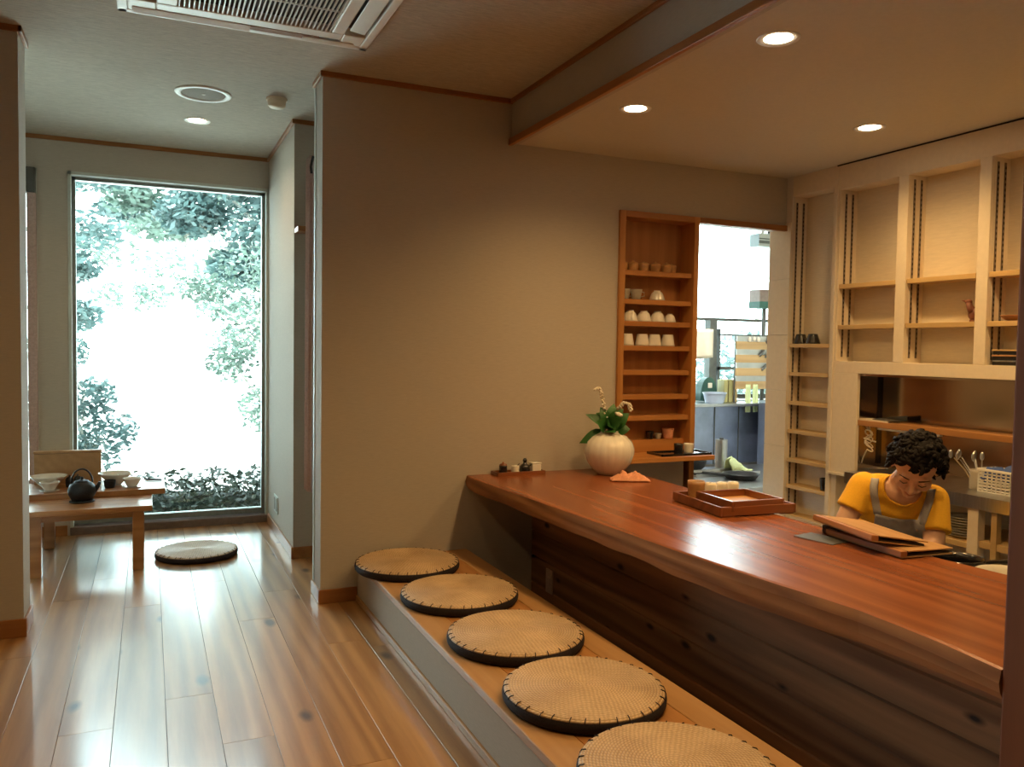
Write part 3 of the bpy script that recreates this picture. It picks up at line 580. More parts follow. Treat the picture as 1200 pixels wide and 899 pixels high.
# ================================================================== ON THE COUNTER
ZC = .575
v = thing('vase', 'round ribbed cream porcelain vase on the counter', 'vase', (2.185, 3.645, ZC))
pr = [(.055, 0), (.062, .003), (.09, .03), (.115, .065), (.129, .105), (.130, .135), (.118, .170), (.09, .197), (.06, .212), (.050, .218), (.046, .222), (.040, .216), (.05, .20)]
obj('body', MB().lathe(pr, n=120, fn=lambda a, q: 1-.018*(abs(cos(a*10))**8)*min(1, q*4)*(1 if q < .78 else 0)), M_CERAM, v, smooth=True, local=True); obj('neck_rim', MB().lathe([(.046, .219), (.048, .2235), (.044, .226), (.040, .222)], n=40, cap=False), M_CERAM, v, smooth=True, local=True)
fl = thing('flower_arrangement', 'green leaves with drooping white flower spikes in the vase', 'flowers', (2.185, 3.645, ZC+.20))
def leaf(parent, base, tip, w, droop=.02):
    base, tip = Vector(base), Vector(tip); d = tip-base; nv = Vector((-.41, -.80, .55)); sd = d.cross(nv).normalized(); up = sd.cross(d).normalized(); mb = MB(); vs = []; n = 7
    for i in range(n+1):
        q = i/n; ww = w*sin(pi*min(1, q*1.02))**.8*(1-.35*q); c_ = base+d*q+up*(.12*d.length*sin(pi*q))-Vector((0,0,droop*q*q))
        vs += [c_-sd*ww+up*.25*ww, c_, c_+sd*ww+up*.25*ww]
    fs = []
    for i in range(n): a = i*3; fs += [(a, a+1, a+4, a+3), (a+1, a+2, a+5, a+4)]
    mb.add(vs, fs); return obj('leaf', mb, M_LEAF, parent, local=True, smooth=True)
# screen-right is (.91,-.41), away is (.41,.91)
def P(r, a, z): return Vector((.913*r+.407*a, -.407*r+.913*a, z))
for b_, t_, w_ in [((0,0,.0),(-.14,0,-.02),.032), ((0,0,.03),(-.115,0,.115),.022), ((-.02,.0,.03),(-.07,-.06,.09),.034), ((0,0,.03),(.045,-.07,.10),.036), ((.01,0,.03),(.085,-.03,.125),.034), ((.01,0,.02),(.095,.0,.05),.034), ((0,0,.04),(-.02,-.07,.07),.036), ((0,0,.05),(.02,.02,.165),.024), ((0,0,.04),(-.06,.04,.12),.03), ((0,0,.04),(.05,.05,.13),.032), ((0,0,.02),(.015,-.085,.04),.034), ((-.01,0,.05),(-.045,.01,.15),.022), ((0,0,.05),(.06,-.02,.145),.024), ((0,0,.03),(.03,.08,.08),.03)]:
    leaf(fl, P(*b_), P(*(q*1.12 for q in t_)), w_*1.5)
for k, pp in enumerate(([(0,0,-.12),(-.01,0,.06),(-.03,0,.14),(-.045,0,.21),(-.06,-.0,.245),(-.08,0,.235)], [(0,0,-.12),(.02,0,.07),(.045,0,.14),(.07,-.01,.172),(.095,-.02,.165),(.105,-.02,.13)], [(0,0,-.12),(.005,-.02,.08),(.03,-.06,.12),(.045,-.075,.11)])):
    pp = [P(*q) for q in pp]; obj('stem', MB().tube(pp, [.003]*2+[.002]*(len(pp)-2), 6), M_STEM, fl, local=True, smooth=True)
    pm = MB(); n0 = 1.2 if k == 0 else 2
    for j in range(34 if k < 2 else 22):
        q = n0+(len(pp)-1.01-n0)*j/(33 if k < 2 else 21); i = int(q); c_ = pp[i].lerp(pp[i+1], q-i); a = j*2.4; rr = .007 if k else .006
        pm.ell(c_+Vector((cos(a)*rr, sin(a)*rr, .002)), (.008, .008, .007), 6, 4)
    obj('flower_spike', pm, M_PETAL, fl, local=True, smooth=True)
def cloth_fn(u, w):
    x = (u-.5)*.19; y = (w-.5)*.10; e = min(u, 1-u, w, 1-w); p = max(0, min(1, e*3.2))
    z = .004 + p*(.022+.030*abs(noise.noise(Vector((u*4.2+w*1.5, w*2.3, 4))))+.020*noise.noise(Vector((u*7-w*3, w*5, 9)))+.012*(.5-abs(u-.45)))
    return Vector((x*(1+.12*noise.noise(Vector((u*4, w*4, 0)))), y*(1+.2*noise.noise(Vector((u*5, w*3, 7)))), max(.003, z)))
o = obj('pink_cloth', MB().grid(cloth_fn, 40, 26), M_CLOTH, smooth=True, solid=.004); o.location = (2.175, 3.425, ZC); o.rotation_euler = (0, 0, -.42); tag(o, 'crumpled pink cloth on the counter beside the vase', 'cloth')
# condiment set against the wall
o = thing('condiment_tray', 'small wooden condiment tray on the counter against the wall', 'tray', (1.74, 3.79, ZC)); obj('base', B(1.605, 1.865, 3.755, 3.83, ZC, ZC+.006), M_TRAY, o); obj('rim', MB().box(1.60,1.87,3.75,3.756,ZC,ZC+.018).box(1.60,1.87,3.829,3.835,ZC,ZC+.018).box(1.60,1.606,3.75,3.835,ZC,ZC+.018).box(1.864,1.87,3.75,3.835,ZC,ZC+.018), M_TRAY, o, bev=.001)
zt = ZC+.006
o = cup('black_jar', 'small dark jar with reddish lid on the condiment tray', 'jar', (1.648, 3.79, zt), .02, .021, .042, M_BLACK); obj('lid', MB().lathe([(.02, .042), (.019, .05), (.006, .053), (.005, .06), (.001, .061)], n=20, cap=False), M_TRAY, o, local=True, smooth=True, label='reddish lid')
o = cup('cream_jar', 'tiny cream jar with spoon notch on the condiment tray', 'jar', (1.715, 3.79, zt), .021, .020, .034, M_CERAM); obj('lid', MB().lathe([(.021, .034), (.018, .039), (.001, .04)], n=20, cap=False), M_CERAM, o, local=True); obj('spoon', MB().tube([(.0, -.005, .03), (.02, -.01, .05)], .002, 5), M_BLACK, o, local=True)
o = thing('soy_sauce_bottle', 'dark glazed soy sauce bottle on the condiment tray', 'bottle', (1.77, 3.79, zt)); obj('body', MB().lathe([(.026, 0), (.029, .012), (.027, .032), (.018, .042), (.010, .047), (.009, .056)], n=24), M_BLACK, o, local=True, smooth=True); obj('stopper', MB().lathe([(.009, .056), (.012, .059), (.011, .068), (.006, .074), (.001, .075)], n=16, cap=False), M_BLACK, o, local=True, smooth=True); obj('spout', MB().tube([(.024, 0, .03), (.038, 0, .042)], [.006, .003], 6), M_BLACK, o, local=True)
o = thing('sugar_box', 'white box at right end of the condiment tray', 'box', (1.832, 3.795, zt)); obj('body', B(1.806, 1.858, 3.775, 3.82, zt, zt+.043), M_CERAM, o, bev=.004); obj('lid', B(1.804, 1.860, 3.773, 3.822, zt+.043, zt+.05), M_CERAM, o, bev=.003)

# trays
def tray(name, label, c, w, d, h, rz, th=.012):
    t = thing(name, label, 'tray', c, rz); w /= 2; d /= 2
    obj('base', B(-w+th, w-th, -d+th, d-th, .010, .016), M_TRAYB, t, local=True)
    for a in ((-w, -w+th, -d, d), (w-th, w, -d, d), (-w+th, w-th, -d, -d+th), (-w+th, w-th, d-th, d)):
        obj('rim', B(*a, .004, h), M_TRAY, t, local=True, bev=.002)
    for sx in (-1, 1): obj('foot', B(sx*(w-.04)-.03, sx*(w-.04)+.03, -d+.002, d-.002, 0, .010), M_TRAY, t, local=True)
    return t
tray('serving_tray', 'larger reddish wooden tray with raised rim on the counter', (2.215, 2.70, ZC), .35, .37, .040, -.10)
tray('small_tray', 'smaller square wooden tray sitting in the larger tray', (2.205, 2.645, ZC+.016), .25, .25, .045, -.06)
cup('wooden_cup', 'straight pale wooden cup at left corner of the larger tray', 'cup', (2.125, 2.825, ZC+.016), .033, .037, .078, M_BENCHL)
for k in range(3):
    o = thing('rolled_towel', 'rolled white hand towel, %s of three behind the small tray' % ('nearest the cup', 'middle', 'farthest from the cup')[k], 'towel', (2.20+k*.055, 2.825-k*.006, ZC+.016), 0, 'rolled towels on the larger tray')
    obj('roll', MB().lathe([(.018, 0), (.024, .004), (.025, .03), (.025, .058), (.021, .066), (.008, .064)], n=20), M_PETAL, o, local=True, smooth=True); obj('fold_end', MB().tube([(cos(q*.5)*(.004+.0013*q), sin(q*.5)*(.004+.0013*q), .0655) for q in range(13)], .0022, 5), M_WHITE, o, local=True)

# menus
def menu(label, c, rz, tilt, openw, L=.33, Wd=.205, roll=0):
    t = thing('menu_folder', label, 'menu', c, 0, 'wooden menu folders'); t.rotation_euler = (tilt, roll, rz)
    # local: y along the spine edge, x away from it, hinge at x=0
    obj('back_cover', B(0, Wd, 0, L, 0, .004), M_MENU, t, local=True, bev=.001)
    obj('spine', B(-.004, .022, 0, L, .004, .022), M_SPINE, t, local=True, bev=.002, label='reddish hinge strip')
    obj('pages', B(.02, Wd-.008, .006, L-.006, .004, .010), M_DARKP, t, local=True)
    dz = openw
    obj('front_cover', MB().add([(.024,0,.018),(Wd,0,.018+dz),(Wd,L,.018+dz),(.024,L,.018),(.024,0,.0225),(Wd,0,.0225+dz),(Wd,L,.0225+dz),(.024,L,.0225)], [(3,2,1,0),(4,5,6,7),(0,1,5,4),(1,2,6,5),(2,3,7,6),(3,0,4,7)]), M_MENU, t, local=True, bev=.001)
    obj('hinge_groove', B(.020, .0255, 0, L, .016, .0215), M_DARKP, t, local=True)
    return t
menu('lower of two wooden menu folders lying on the counter', (2.16, 1.815, ZC+.003), -.08, 0, -.002, .34, .21)
menu('upper wooden menu folder, tilted on top of the lower one', (2.108, 1.885, ZC+.045), -.24, -.01, -.001, .345, .20, .13)
o = tag(obj('dark_card', MB().obox((2.13, 2.12, ZC+.0015), (.05, .01, 0), (-.015, .075, 0), (0, 0, .0015)), M_DARKF), 'grey card sticking out under the menu folders', 'card'); o.data.materials[0] = M_DARKF
o = tag(obj('dark_case', MB().obox((2.255, 2.14, ZC+.014), (.055, -.012, 0), (.012, .05, 0), (0, 0, .014)), M_DARKP, bev=.004), 'dark small case propping up the upper menu folder', 'case')  # small dark case, put in as the prop under the upper folder

# ================================================================== ALCOVE: low table and tableware
t = thing('low_table', 'low brown wooden table near the big window', 'table', (-.3, 5.12, 0))
obj('tabletop', B(-.62, .016, 4.755, 5.50, .318, .348), M_TABLE, t, bev=.003)
obj('apron', MB().box(-.57, -.035, 4.79, 4.81, .285, .318).box(-.57, -.035, 5.45, 5.47, .285, .318), M_TABLE, t)
for x in (-.565, -.083):
    for y in (4.775, 5.43): obj('leg', B(x, x+.056, y, y+.056, 0, .318), M_TABLE, t, bev=.003)
o = tag(obj('serving_board', B(-.66, .085, 5.10, 5.50, .348, .381), M_TABLE, bev=.003), 'thick dark serving board lying across the back of the low table', 'board')
zb = .381
def wide_bowl(label, x, y):
    t = thing('white_bowl', label, 'bowl', (x, y, zb), 0, 'wide white bowls on the serving board'); obj('body', cup_lathe(.028, .096, .072, .003, 0, 32), M_CERAM, t, smooth=True, local=True); obj('foot', MB().lathe([(.03, 0), (.027, .006)], n=20), M_CERAM, t, local=True); return t
wide_bowl('wide white bowl on the left of the serving board, by the left pier', -.525, 5.31); wide_bowl('wide white bowl on the serving board right of the teapot', -.18, 5.32)
for x, y, lb in ((-.51, 5.20, 'small white cup in front of the left wide bowl'), (-.09, 5.195, 'small white cup at right on the serving board')):
    o = cup('white_cup', lb, 'cup', (x, y, zb+.004), .026, .052, .05, M_CERAM, 'small white cups on the serving board', 0); obj('saucer', MB().lathe([(.03, -.004), (.05, .0), (.05, .002), (.001, .001)], n=24, cap=False), M_CERAM, o, local=True)
cup('dark_cup', 'small dark cup beside the right wide bowl on the board', 'cup', (-.208, 5.21, zb), .024, .032, .045, M_IRON, None, 1)
for k, (x, y, r) in enumerate(((-.42, 5.31, .022), (-.38, 5.34, .02))):
    o = cup('sauce_pot', '%s tiny dark sauce pot behind the teapot' % ('left', 'right')[k], 'pot', (x, y, zb), r*.8, r, .045, M_IRON, 'sauce pots behind the teapot', 1); obj('lid', MB().lathe([(r, .045), (r*.7, .056), (.004, .06), (.005, .067), (.001, .07)], n=16, cap=False), M_IRON, o, local=True, smooth=True)
for k in range(2):
    tag(obj('chopstick', MB().tube([(-.03+.012*k, 5.45-.03*k, zb+.006), (.07, 5.40-.035*k, zb+.006)], [.004, .0025], 6), M_BLACK), ('rear', 'front')[k] + ' one of two black chopsticks on the right end of the serving board', 'chopstick', 'chopsticks on the serving board')
p = thing('teapot', 'black cast-iron teapot with arched handle on the low table', 'teapot', (-.335, 4.985, .348))
obj('trivet', MB().lathe([(.06, 0), (.063, .004), (.06, .009)], n=28), M_IRON, p, local=True)
obj('body', MB().lathe([(.04, .009), (.052, .014), (.068, .045), (.070, .07), (.060, .095), (.042, .108), (.034, .111)], n=36), M_IRON, p, smooth=True, local=True)
ld = obj('lid', MB().lathe([(.038, .110), (.036, .115), (.02, .121), (.001, .123)], n=28, cap=False), M_IRON, p, smooth=True, local=True); obj('knob', MB().lathe([(.005, .12), (.009, .128), (.007, .136), (.001, .138)], n=14, cap=False), M_IRON, ld, smooth=True, local=True)
obj('spout', MB().tube([(.058, 0, .06), (.08, 0, .085), (.088, 0, .105)], [.016, .010, .008], 10), M_IRON, p, smooth=True, local=True)
obj('handle', MB().tube([(cos(a)*.052, 0, .105+sin(a)*.075) for a in [pi*k/14 for k in range(15)]], .0045, 8), M_IRON, p, smooth=True, local=True)
o = thing('wooden_box', 'tan flat wooden box standing upright at the back of the serving board', 'box', (-.44, 5.46, .381))
obj('body', B(-.612, -.262, 5.442, 5.488, .381, .560), M_BENCHL, o, bev=.002); obj('lid', B(-.615, -.259, 5.439, 5.491, .562, .576), M_BENCHL, o, bev=.002, label='slightly overhanging lid'); obj('groove', B(-.611, -.263, 5.443, 5.487, .560, .562), M_DARKP, o)
# recess in alcove: shelf, curtain, outlets
o = thing('bracket_shelf', 'small amber shelf end high beside the curtain', 'shelf', (.85, 4.66, 1.85)); obj('board', B(.752, 1.3, 4.60, 4.72, 1.848, 1.876), M_TRIM, o, bev=.002); obj('bracket', B(.95, .97, 4.62, 4.72, 1.79, 1.848), M_TRIM, o)
def cur(u, w):
    a = u*pi*6; return Vector((.737+.013*sin(a)*(1-.2*w)-.006*w, 4.08+.12*u, 2.15-1.66*w))
o = thing('curtain', 'narrow dusty pink curtain gathered beside the wall pier', 'curtain', (.76, 4.17, .49)); obj('cloth', MB().grid(cur, 48, 12), M_CURT, o, smooth=True, solid=.003); obj('rod', MB().tube([(.775, 4.03, 2.155), (.775, 4.24, 2.155)], .006, 8), M_DARKF, o); obj('hook', MB().tube([(.735, 4.06, 2.14), (.725, 4.07, 2.09), (.73, 4.08, 2.06)], .006, 6), M_IRON, o)
o = thing('outlet', 'pale double outlet plate low on the daylit alcove wall', 'outlet', (.75, 5.38, .2)); obj('plate', B(.744, .75, 5.30, 5.46, .14, .25), M_JAMB, o, bev=.002)
for y in (5.34, 5.42): obj('socket', B(.741, .745, y-.018, y+.018, .155, .235), M_TRACK, o, bev=.001)

# ================================================================== CEILING FITTINGS
def downlight(label, x, y, z, watt=LAMP, visible=True):
    t = thing('ceiling_downlight', label, 'downlight', (x, y, z), 0, 'round ceiling downlights')
    obj('trim_ring', MB().lathe([(.052, .0), (.068, -.004), (.070, -.002), (.070, .0)], (x, y, z), 36, cap=False), M_WHITE, t, smooth=True)
    obj('bulb', MB().lathe([(.001, -.006), (.03, -.005), (.045, -.001), (.053, .002)], (x, y, z), 32, cap=False), M_BULB, t, smooth=True)
    l = bpy.data.lights.new('lamp', 'SPOT'); l.energy = watt; l.color = WARM; l.spot_size = RAD(150); l.spot_blend = .9; l.shadow_soft_size = .05
    lo = bpy.data.objects.new('lamp', l); COL.objects.link(lo); lo.parent = t; lo.location = (0, 0, -.02); return t
downlight('nearest recessed downlight in the lowered ceiling, above the counter', 1.912, 2.16, HL)
downlight('farther recessed downlight above the counter, nearest the beige wall', 1.921, 3.045, HL)
downlight('recessed downlight in the lowered ceiling nearest the cream cabinet', 3.037, 2.81, HL)
downlight('recessed downlight in the lowered ceiling beyond the column, right of frame', 3.037, 1.95, HL)
downlight('recessed downlight above the counter on the near side of the column', 1.92, 1.25, HL)
downlight('recessed downlight in the alcove ceiling near the big window', .256, 5.0, H1, 15)
downlight('recessed downlight in the main ceiling over the viewer', -.35, 2.45, H1, 23)
downlight('recessed downlight in the main ceiling behind the viewer', .75, 1.3, H1, 15)
o = thing('ceiling_speaker', 'round grey ceiling speaker with white rim near the alcove downlight', 'speaker', (.258, 4.45, H1))
obj('rim', MB().lathe([(.106, -.001), (.107, -.006), (.133, -.006), (.137, 0)], (.258, 4.45, H1), 48, cap=False), M_WHITE, o, smooth=True); obj('grille', MB().lathe([(.001, -.004), (.107, -.003)], (.258, 4.45, H1), 40, cap=False), M_SPK, o); obj('logo_dot', MB().lathe([(.001, -.006), (.008, -.006), (.008, -.003)], (.258, 4.45, H1), 12, cap=False), M_WHITE, o)
o = thing('smoke_detector', 'small round smoke detector on the ceiling beside the speaker', 'detector', (.605, 4.37, H1)); obj('base', MB().lathe([(.052, 0), (.052, -.012)], (.605, 4.37, H1), 28), M_CREAM, o); obj('cap', MB().lathe([(.046, -.012), (.044, -.035), (.034, -.046), (.001, -.047)], (.605, 4.37, H1), 28), M_CREAM, o, smooth=True)
# air conditioner cassette
ax0, ax1, ay0, ay1 = -.10, .826, 2.45, 3.385; zA = 2.437
o = thing('air_conditioner', 'square white ceiling cassette air conditioner with slatted grille', 'air conditioner', (.36, 2.92, H1))
pm = MB().box(ax0, ax1, ay0, ay0+.05, zA, H1).box(ax0, ax1, ay1-.035, ay1, zA, H1).box(ax0, ax0+.035, ay0, ay1, zA, H1).box(ax1-.035, ax1, ay0, ay1, zA, H1)
gx0, gx1, gy0, gy1 = .10, .655, 2.62, 3.245
pm.box(gx0-.07, gx1+.05, gy1, gy1+.065, zA, H1).box(gx0-.07, gx1+.05, gy0-.065, gy0, zA, H1).box(gx0-.07, gx0, gy0, gy1, zA, H1).box(gx1, gx1+.05, gy0, gy1, zA, H1)
for (xa, xb, ya, yb) in ((ax0+.035, gx0-.07, ay1-.14, ay1-.035), (gx1+.05, ax1-.035, ay1-.14, ay1-.035), (ax0+.035, gx0-.07, ay0+.05, ay0+.12), (gx1+.05, ax1-.035, ay0+.05, ay0+.12)): pm.box(xa, xb, ya, yb, zA, H1)
obj('panel', pm, M_WHITE, o, bev=.005); obj('inner_dark', B(ax0+.03, ax1-.03, ay0+.03, ay1-.03, H1-.012, H1-.002), M_GRILLE, o)
n = 34
for k in range(n):
    x = gx0+.006+(gx1-gx0-.012)*k/(n-1); obj('slat', MB().obox((x, (gy0+gy1)/2, zA+.006), (.0024, 0, .0), (0, (gy1-gy0)/2, 0), (0, 0, .004)), M_WHITE, o)
for y in (gy0+.14, gy0+.28, gy0+.42): obj('cross_bar', B(gx0, gx1, y-.003, y+.003, zA+.001, zA+.006), M_WHITE, o)
obj('louver', MB().obox((.155, ay1-.055, zA-.003), (.205, 0, 0), (0, .020, -.004), (0, .001, .003)), M_WHITE, o, bev=.002); obj('vent_cavity', B(.30, .62, ay1-.075, ay1-.036, zA-.001, H1-.02), M_ACIN, o); obj('louver', MB().obox((.66, ay1-.05, zA-.002), (.10, 0, 0), (0, .012, -.002), (0, .001, .003)), M_WHITE, o, bev=.002)
obj('louver', MB().obox((.745, 2.92, zA-.003), (.030, 0, -.004), (0, .27, 0), (.001, 0, .003)), M_WHITE, o, bev=.003); obj('louver', MB().obox((-.02, 2.92, zA-.003), (.022, 0, .004), (0, .27, 0), (.001, 0, .003)), M_WHITE, o, bev=.003)

# ================================================================== KITCHEN SEEN THROUGH THE DOORWAY
t = thing('kitchen_sill_shelf', 'steel shelf below the bright kitchen window', 'shelf', (4.6, 5.6, .75)); obj('top', B(3.9, 5.9, 5.40, 5.76, .765, .79), M_STEEL, t, bev=.003); obj('backsplash', B(3.9, 5.9, 5.50, 5.515, .28, .765), M_STEELB, t)
for x in (4.30, 4.55, 4.86, 5.3): obj('panel_seam', B(x, x+.008, 5.494, 5.5, .28, .765), M_DARKF, t)
t = thing('steel_cupboard', 'tall pale steel cupboard at right through the kitchen doorway', 'cupboard', (5.0, 5.2, -.35)); obj('body', B(4.66, 5.5, 5.0, 5.38, -.35, .80), M_STEELB, t, bev=.004); obj('door', B(4.67, 5.08, 4.985, 5.0, -.33, .78), M_STEEL, t, bev=.003); obj('handle', B(4.69, 4.70, 4.965, 4.985, .3, .5), M_DARKF, t)
t = thing('kitchen_worktop', 'light steel kitchen worktop through the doorway', 'worktop', (3.7, 4.55, -.35)); obj('top', B(3.0, 4.6, 4.12, 4.98, .31, .35), M_STEEL, t, bev=.003); obj('leg', B(3.05, 3.09, 4.16, 4.2, -.35, .31), M_STEEL, t); obj('leg', B(4.5, 4.54, 4.16, 4.2, -.35, .31), M_STEEL, t); obj('leg', B(4.5, 4.54, 4.9, 4.94, -.35, .31), M_STEEL, t); obj('under_shelf', B(3.05, 4.55, 4.2, 4.95, -.1, -.08), M_STEELD, t)
o = thing('plastic_tub', 'pale blue plastic tub on the kitchen sill shelf', 'tub', (4.30, 5.50, .79)); obj('body', cup_lathe(.075, .095, .085, .004, 0, 28), M_BLUEP, o, smooth=True, local=True); obj('rim', MB().lathe([(.093, .08), (.10, .082), (.10, .09), (.094, .088)], n=28, cap=False), M_BLUEP, o, local=True)
o = thing('green_scale', 'dark green rounded kitchen scale with pale dial behind the blue tub', 'scale', (4.35, 5.66, .79)); obj('body', MB().add([(4.35+.085*cos(a), y, .80+.20*sin(a)**.7 if sin(a) > 0 else .79) for y in (5.64, 5.72) for a in [pi*k/16 for k in range(17)]], [(k, k+1, 18+k, 17+k) for k in range(16)] + [tuple(range(17)), tuple(range(17, 34))[::-1], (0, 17, 33, 16)]), M_GREEN, o); obj('dial', MB().obox((4.355, 5.635, .93), (.022, 0, 0), (0, .004, 0), (0, 0, .022)), M_PAPER, o, bev=.004)
for k in range(3):
    x = 4.475+k*.05; tag(obj('cutting_board', MB().obox((x, 5.62, .79+.095), (.02, 0, 0), (.01, .06, 0), (.0, .0, .095)), (M_BOARDG, M_BOARDG, M_BOARD)[k], bev=.004), ('left olive cutting board standing behind the blue tub', 'middle olive cutting board standing on the kitchen sill', 'tan cutting board standing under the utensil rack')[k], 'cutting board')
o = thing('utensil_rack', 'tan slatted hanging rack with hooks in front of the kitchen window', 'rack', (4.75, 5.5, .9))
for k in range(4): obj('slat', B(4.51, 4.93, 5.49, 5.505, .905+k*.112, .905+k*.112+.066), M_BOARD, o, bev=.002)
for k in range(4): obj('steel_strip', B(4.51, 4.93, 5.494, 5.502, .971+k*.112, .971+k*.112+.046), M_STEEL, o)
for x in (4.51, 4.915): obj('side_rail', B(x-.004, x+.008, 5.505, 5.515, .79, 1.36), M_DARKF, o)
for x, z in ((4.64, 1.325), (4.69, 1.33), (4.735, 1.325)): obj('clip', MB().ell((x, 5.485, z), (.014, .01, .022), 10, 6), M_PETAL, o)
for x, z in ((4.84, 1.32), (4.88, 1.32), (4.91, 1.33), (4.77, 1.21), (4.83, 1.20), (4.89, 1.21), (4.80, 1.09)): obj('hook', MB().tube([(x-.02, 5.485, z-.025), (x, 5.475, z), (x+.025, 5.485, z+.025)], .009, 6), M_DARKF, o)
for k, x in enumerate((4.60, 4.678)):
    tag(obj('towel_strip', MB().grid(lambda u, w, x=x: Vector((x+.05*u, 5.47+.006*sin(u*9+w*3), .945-.235*w)), 8, 10), M_TOWEL, smooth=True, solid=.004), '%s of two pale lime towel strips hanging under the rack' % ('left', 'right')[k], 'towel', 'towel strips under the rack')
tag(obj('hanging_towel', MB().grid(lambda u, w: Vector((3.98+.24*u, 5.42+.02*sin(u*7), 1.40-.25*w+.02*u*w)), 10, 8), M_PAPER, smooth=True, solid=.004), 'cream cloth hanging left of the kitchen window mullion', 'towel')
o = thing('junction_box', 'grey wall box high right of the kitchen window', 'box', (4.9, 5.66, 1.65)); obj('body', B(4.80, 4.96, 5.56, 5.70, 1.655, 1.76), M_SILL, o, bev=.004); obj('base', B(4.80, 4.96, 5.56, 5.70, 1.60, 1.655), M_GREEN, o); obj('pipe', MB().tube([(4.91, 5.63, 1.60), (4.91, 5.63, .80)], .018, 10), M_DARKF, o)
o = thing('ceiling_vent', 'dark slotted vent box at top right of the kitchen window', 'vent', (4.87, 5.63, 2.14)); obj('body', B(4.79, 4.95, 5.58, 5.70, 2.13, 2.24), M_STEEL, o); obj('slot', MB().box(4.79, 4.95, 5.573, 5.58, 2.155, 2.18).box(4.79, 4.95, 5.573, 5.58, 2.19, 2.20), M_DARKF, o); obj('stem', MB().tube([(4.87, 5.63, 2.24), (4.87, 5.63, 2.48)], .015, 8), M_STEEL, o)
def lime(u, w):
    r = .5-.5*cos(pi*u); return Vector((3.92+.18*(u-.5)+.04*noise.noise(Vector((u*3, w*3, 2))), 4.72+.10*(w-.5), .36+max(0, (.13-.16*u)*sin(pi*w)**.6*(.4+.6*sin(pi*min(1, u*1.3+.15))))+.012*noise.noise(Vector((u*7, w*7, 0)))))
tag(obj('lime_cloth', MB().grid(lime, 24, 16), M_TOWEL, smooth=True, solid=.005), 'crumpled lime green cloth on the kitchen worktop', 'cloth')
o = thing('frying_pan', 'dark round frying pan on the kitchen worktop near the doorway', 'pan', (3.72, 4.45, .35)); obj('body', cup_lathe(.10, .125, .035, .004, 0, 32), M_IRON, o, smooth=True, local=True); obj('handle', MB().tube([(-.12, 0, .03), (-.3, .03, .05)], .010, 8), M_IRON, o, local=True)
o = thing('dark_pot', 'round black pot left on the kitchen worktop', 'pot', (3.62, 4.86, .35)); obj('body', MB().lathe([(.05, 0), (.085, .03), (.10, .07), (.095, .10), (.06, .12)], n=28), M_IRON, o, smooth=True, local=True); obj('lid', MB().lathe([(.06, .12), (.03, .132), (.008, .135), (.01, .155), (.001, .158)], n=20, cap=False), M_IRON, o, local=True, smooth=True)
o = thing('paper_roll', 'grey upright roll standing on the kitchen worktop', 'roll', (3.93, 4.93, .35)); obj('roll', MB().lathe([(.045, 0), (.045, .21)], n=24), M_STEEL, o, local=True, smooth=False); obj('core', MB().lathe([(.015, .21), (.015, .222)], n=12), M_DARKF, o, local=True)
o = thing('sink_tray', 'flat steel tray on the kitchen worktop before the lime cloth', 'tray', (3.7, 4.65, .35)); obj('base', B(3.45, 3.98, 4.58, 4.74, .35, .362), M_STEELD, o, bev=.003); obj('lip', MB().box(3.44, 3.99, 4.57, 4.58, .35, .372).box(3.44, 3.99, 4.74, 4.75, .35, .372), M_STEEL, o)

o = thing('kitchen_ceiling_lamp', 'long white lamp on the kitchen ceiling, out of frame above the doorway', 'lamp', (3.9, 4.75, 2.48)); obj('body', B(3.3, 4.5, 4.68, 4.82, 2.44, 2.48), M_WHITE, o, bev=.004); obj('tube', MB().tube([(3.33, 4.75, 2.425), (4.47, 4.75, 2.425)], .014, 10), emit('kitchen_tube', (1, .97, .9), 6), o)
kl = bpy.data.lights.new('tube_light', 'AREA'); kl.shape = 'RECTANGLE'; kl.size = 1.1; kl.size_y = .08; kl.energy = 28; kl.color = (1, .95, .86); ko = bpy.data.objects.new('tube_light', kl); COL.objects.link(ko); ko.parent = o; ko.location = (0, 0, -.075)
# ================================================================== PERSON
P0 = Vector((2.66, 2.2, 0)); AX = Vector((.6, -.8, 0)); AD = Vector((-.8, -.6, 0))
def L3(x, d, z): return P0 + AX*x + AD*d + Vector((0, 0, z))
def remeshed(mb, voxel, smooth_it=6):
    me = bpy.data.meshes.new('tmp'); me.from_pydata([tuple(v) for v in mb.v], [], mb.f)
    bm = bmesh.new(); bm.from_mesh(me); bmesh.ops.recalc_face_normals(bm, faces=bm.faces); bm.to_mesh(me); bm.free()
    o = bpy.data.objects.new('tmp', me); COL.objects.link(o)
    r = o.modifiers.new('r', 'REMESH'); r.mode = 'VOXEL'; r.voxel_size = voxel
    s_ = o.modifiers.new('s', 'SMOOTH'); s_.iterations = smooth_it; s_.factor = .5
    dg = bpy.context.evaluated_depsgraph_get(); dg.update(); out = bpy.data.meshes.new_from_object(o.evaluated_get(dg))
    bpy.data.objects.remove(o); bpy.data.meshes.remove(me); return out
person = thing('person', 'person with curly dark hair, yellow t-shirt and grey apron bending over behind the counter', 'person', (2.86, 2.37, -.35))
ploc = person.location
def mesh_part(name, me, m, parent=None, smooth=True):
    me.transform(Matrix.Translation(-ploc)); me.materials.clear(); me.materials.append(m)
    me.polygons.foreach_set('use_smooth', [smooth]*len(me.polygons)); o = bpy.data.objects.new(name, me); COL.objects.link(o); o.parent = parent or person; return o
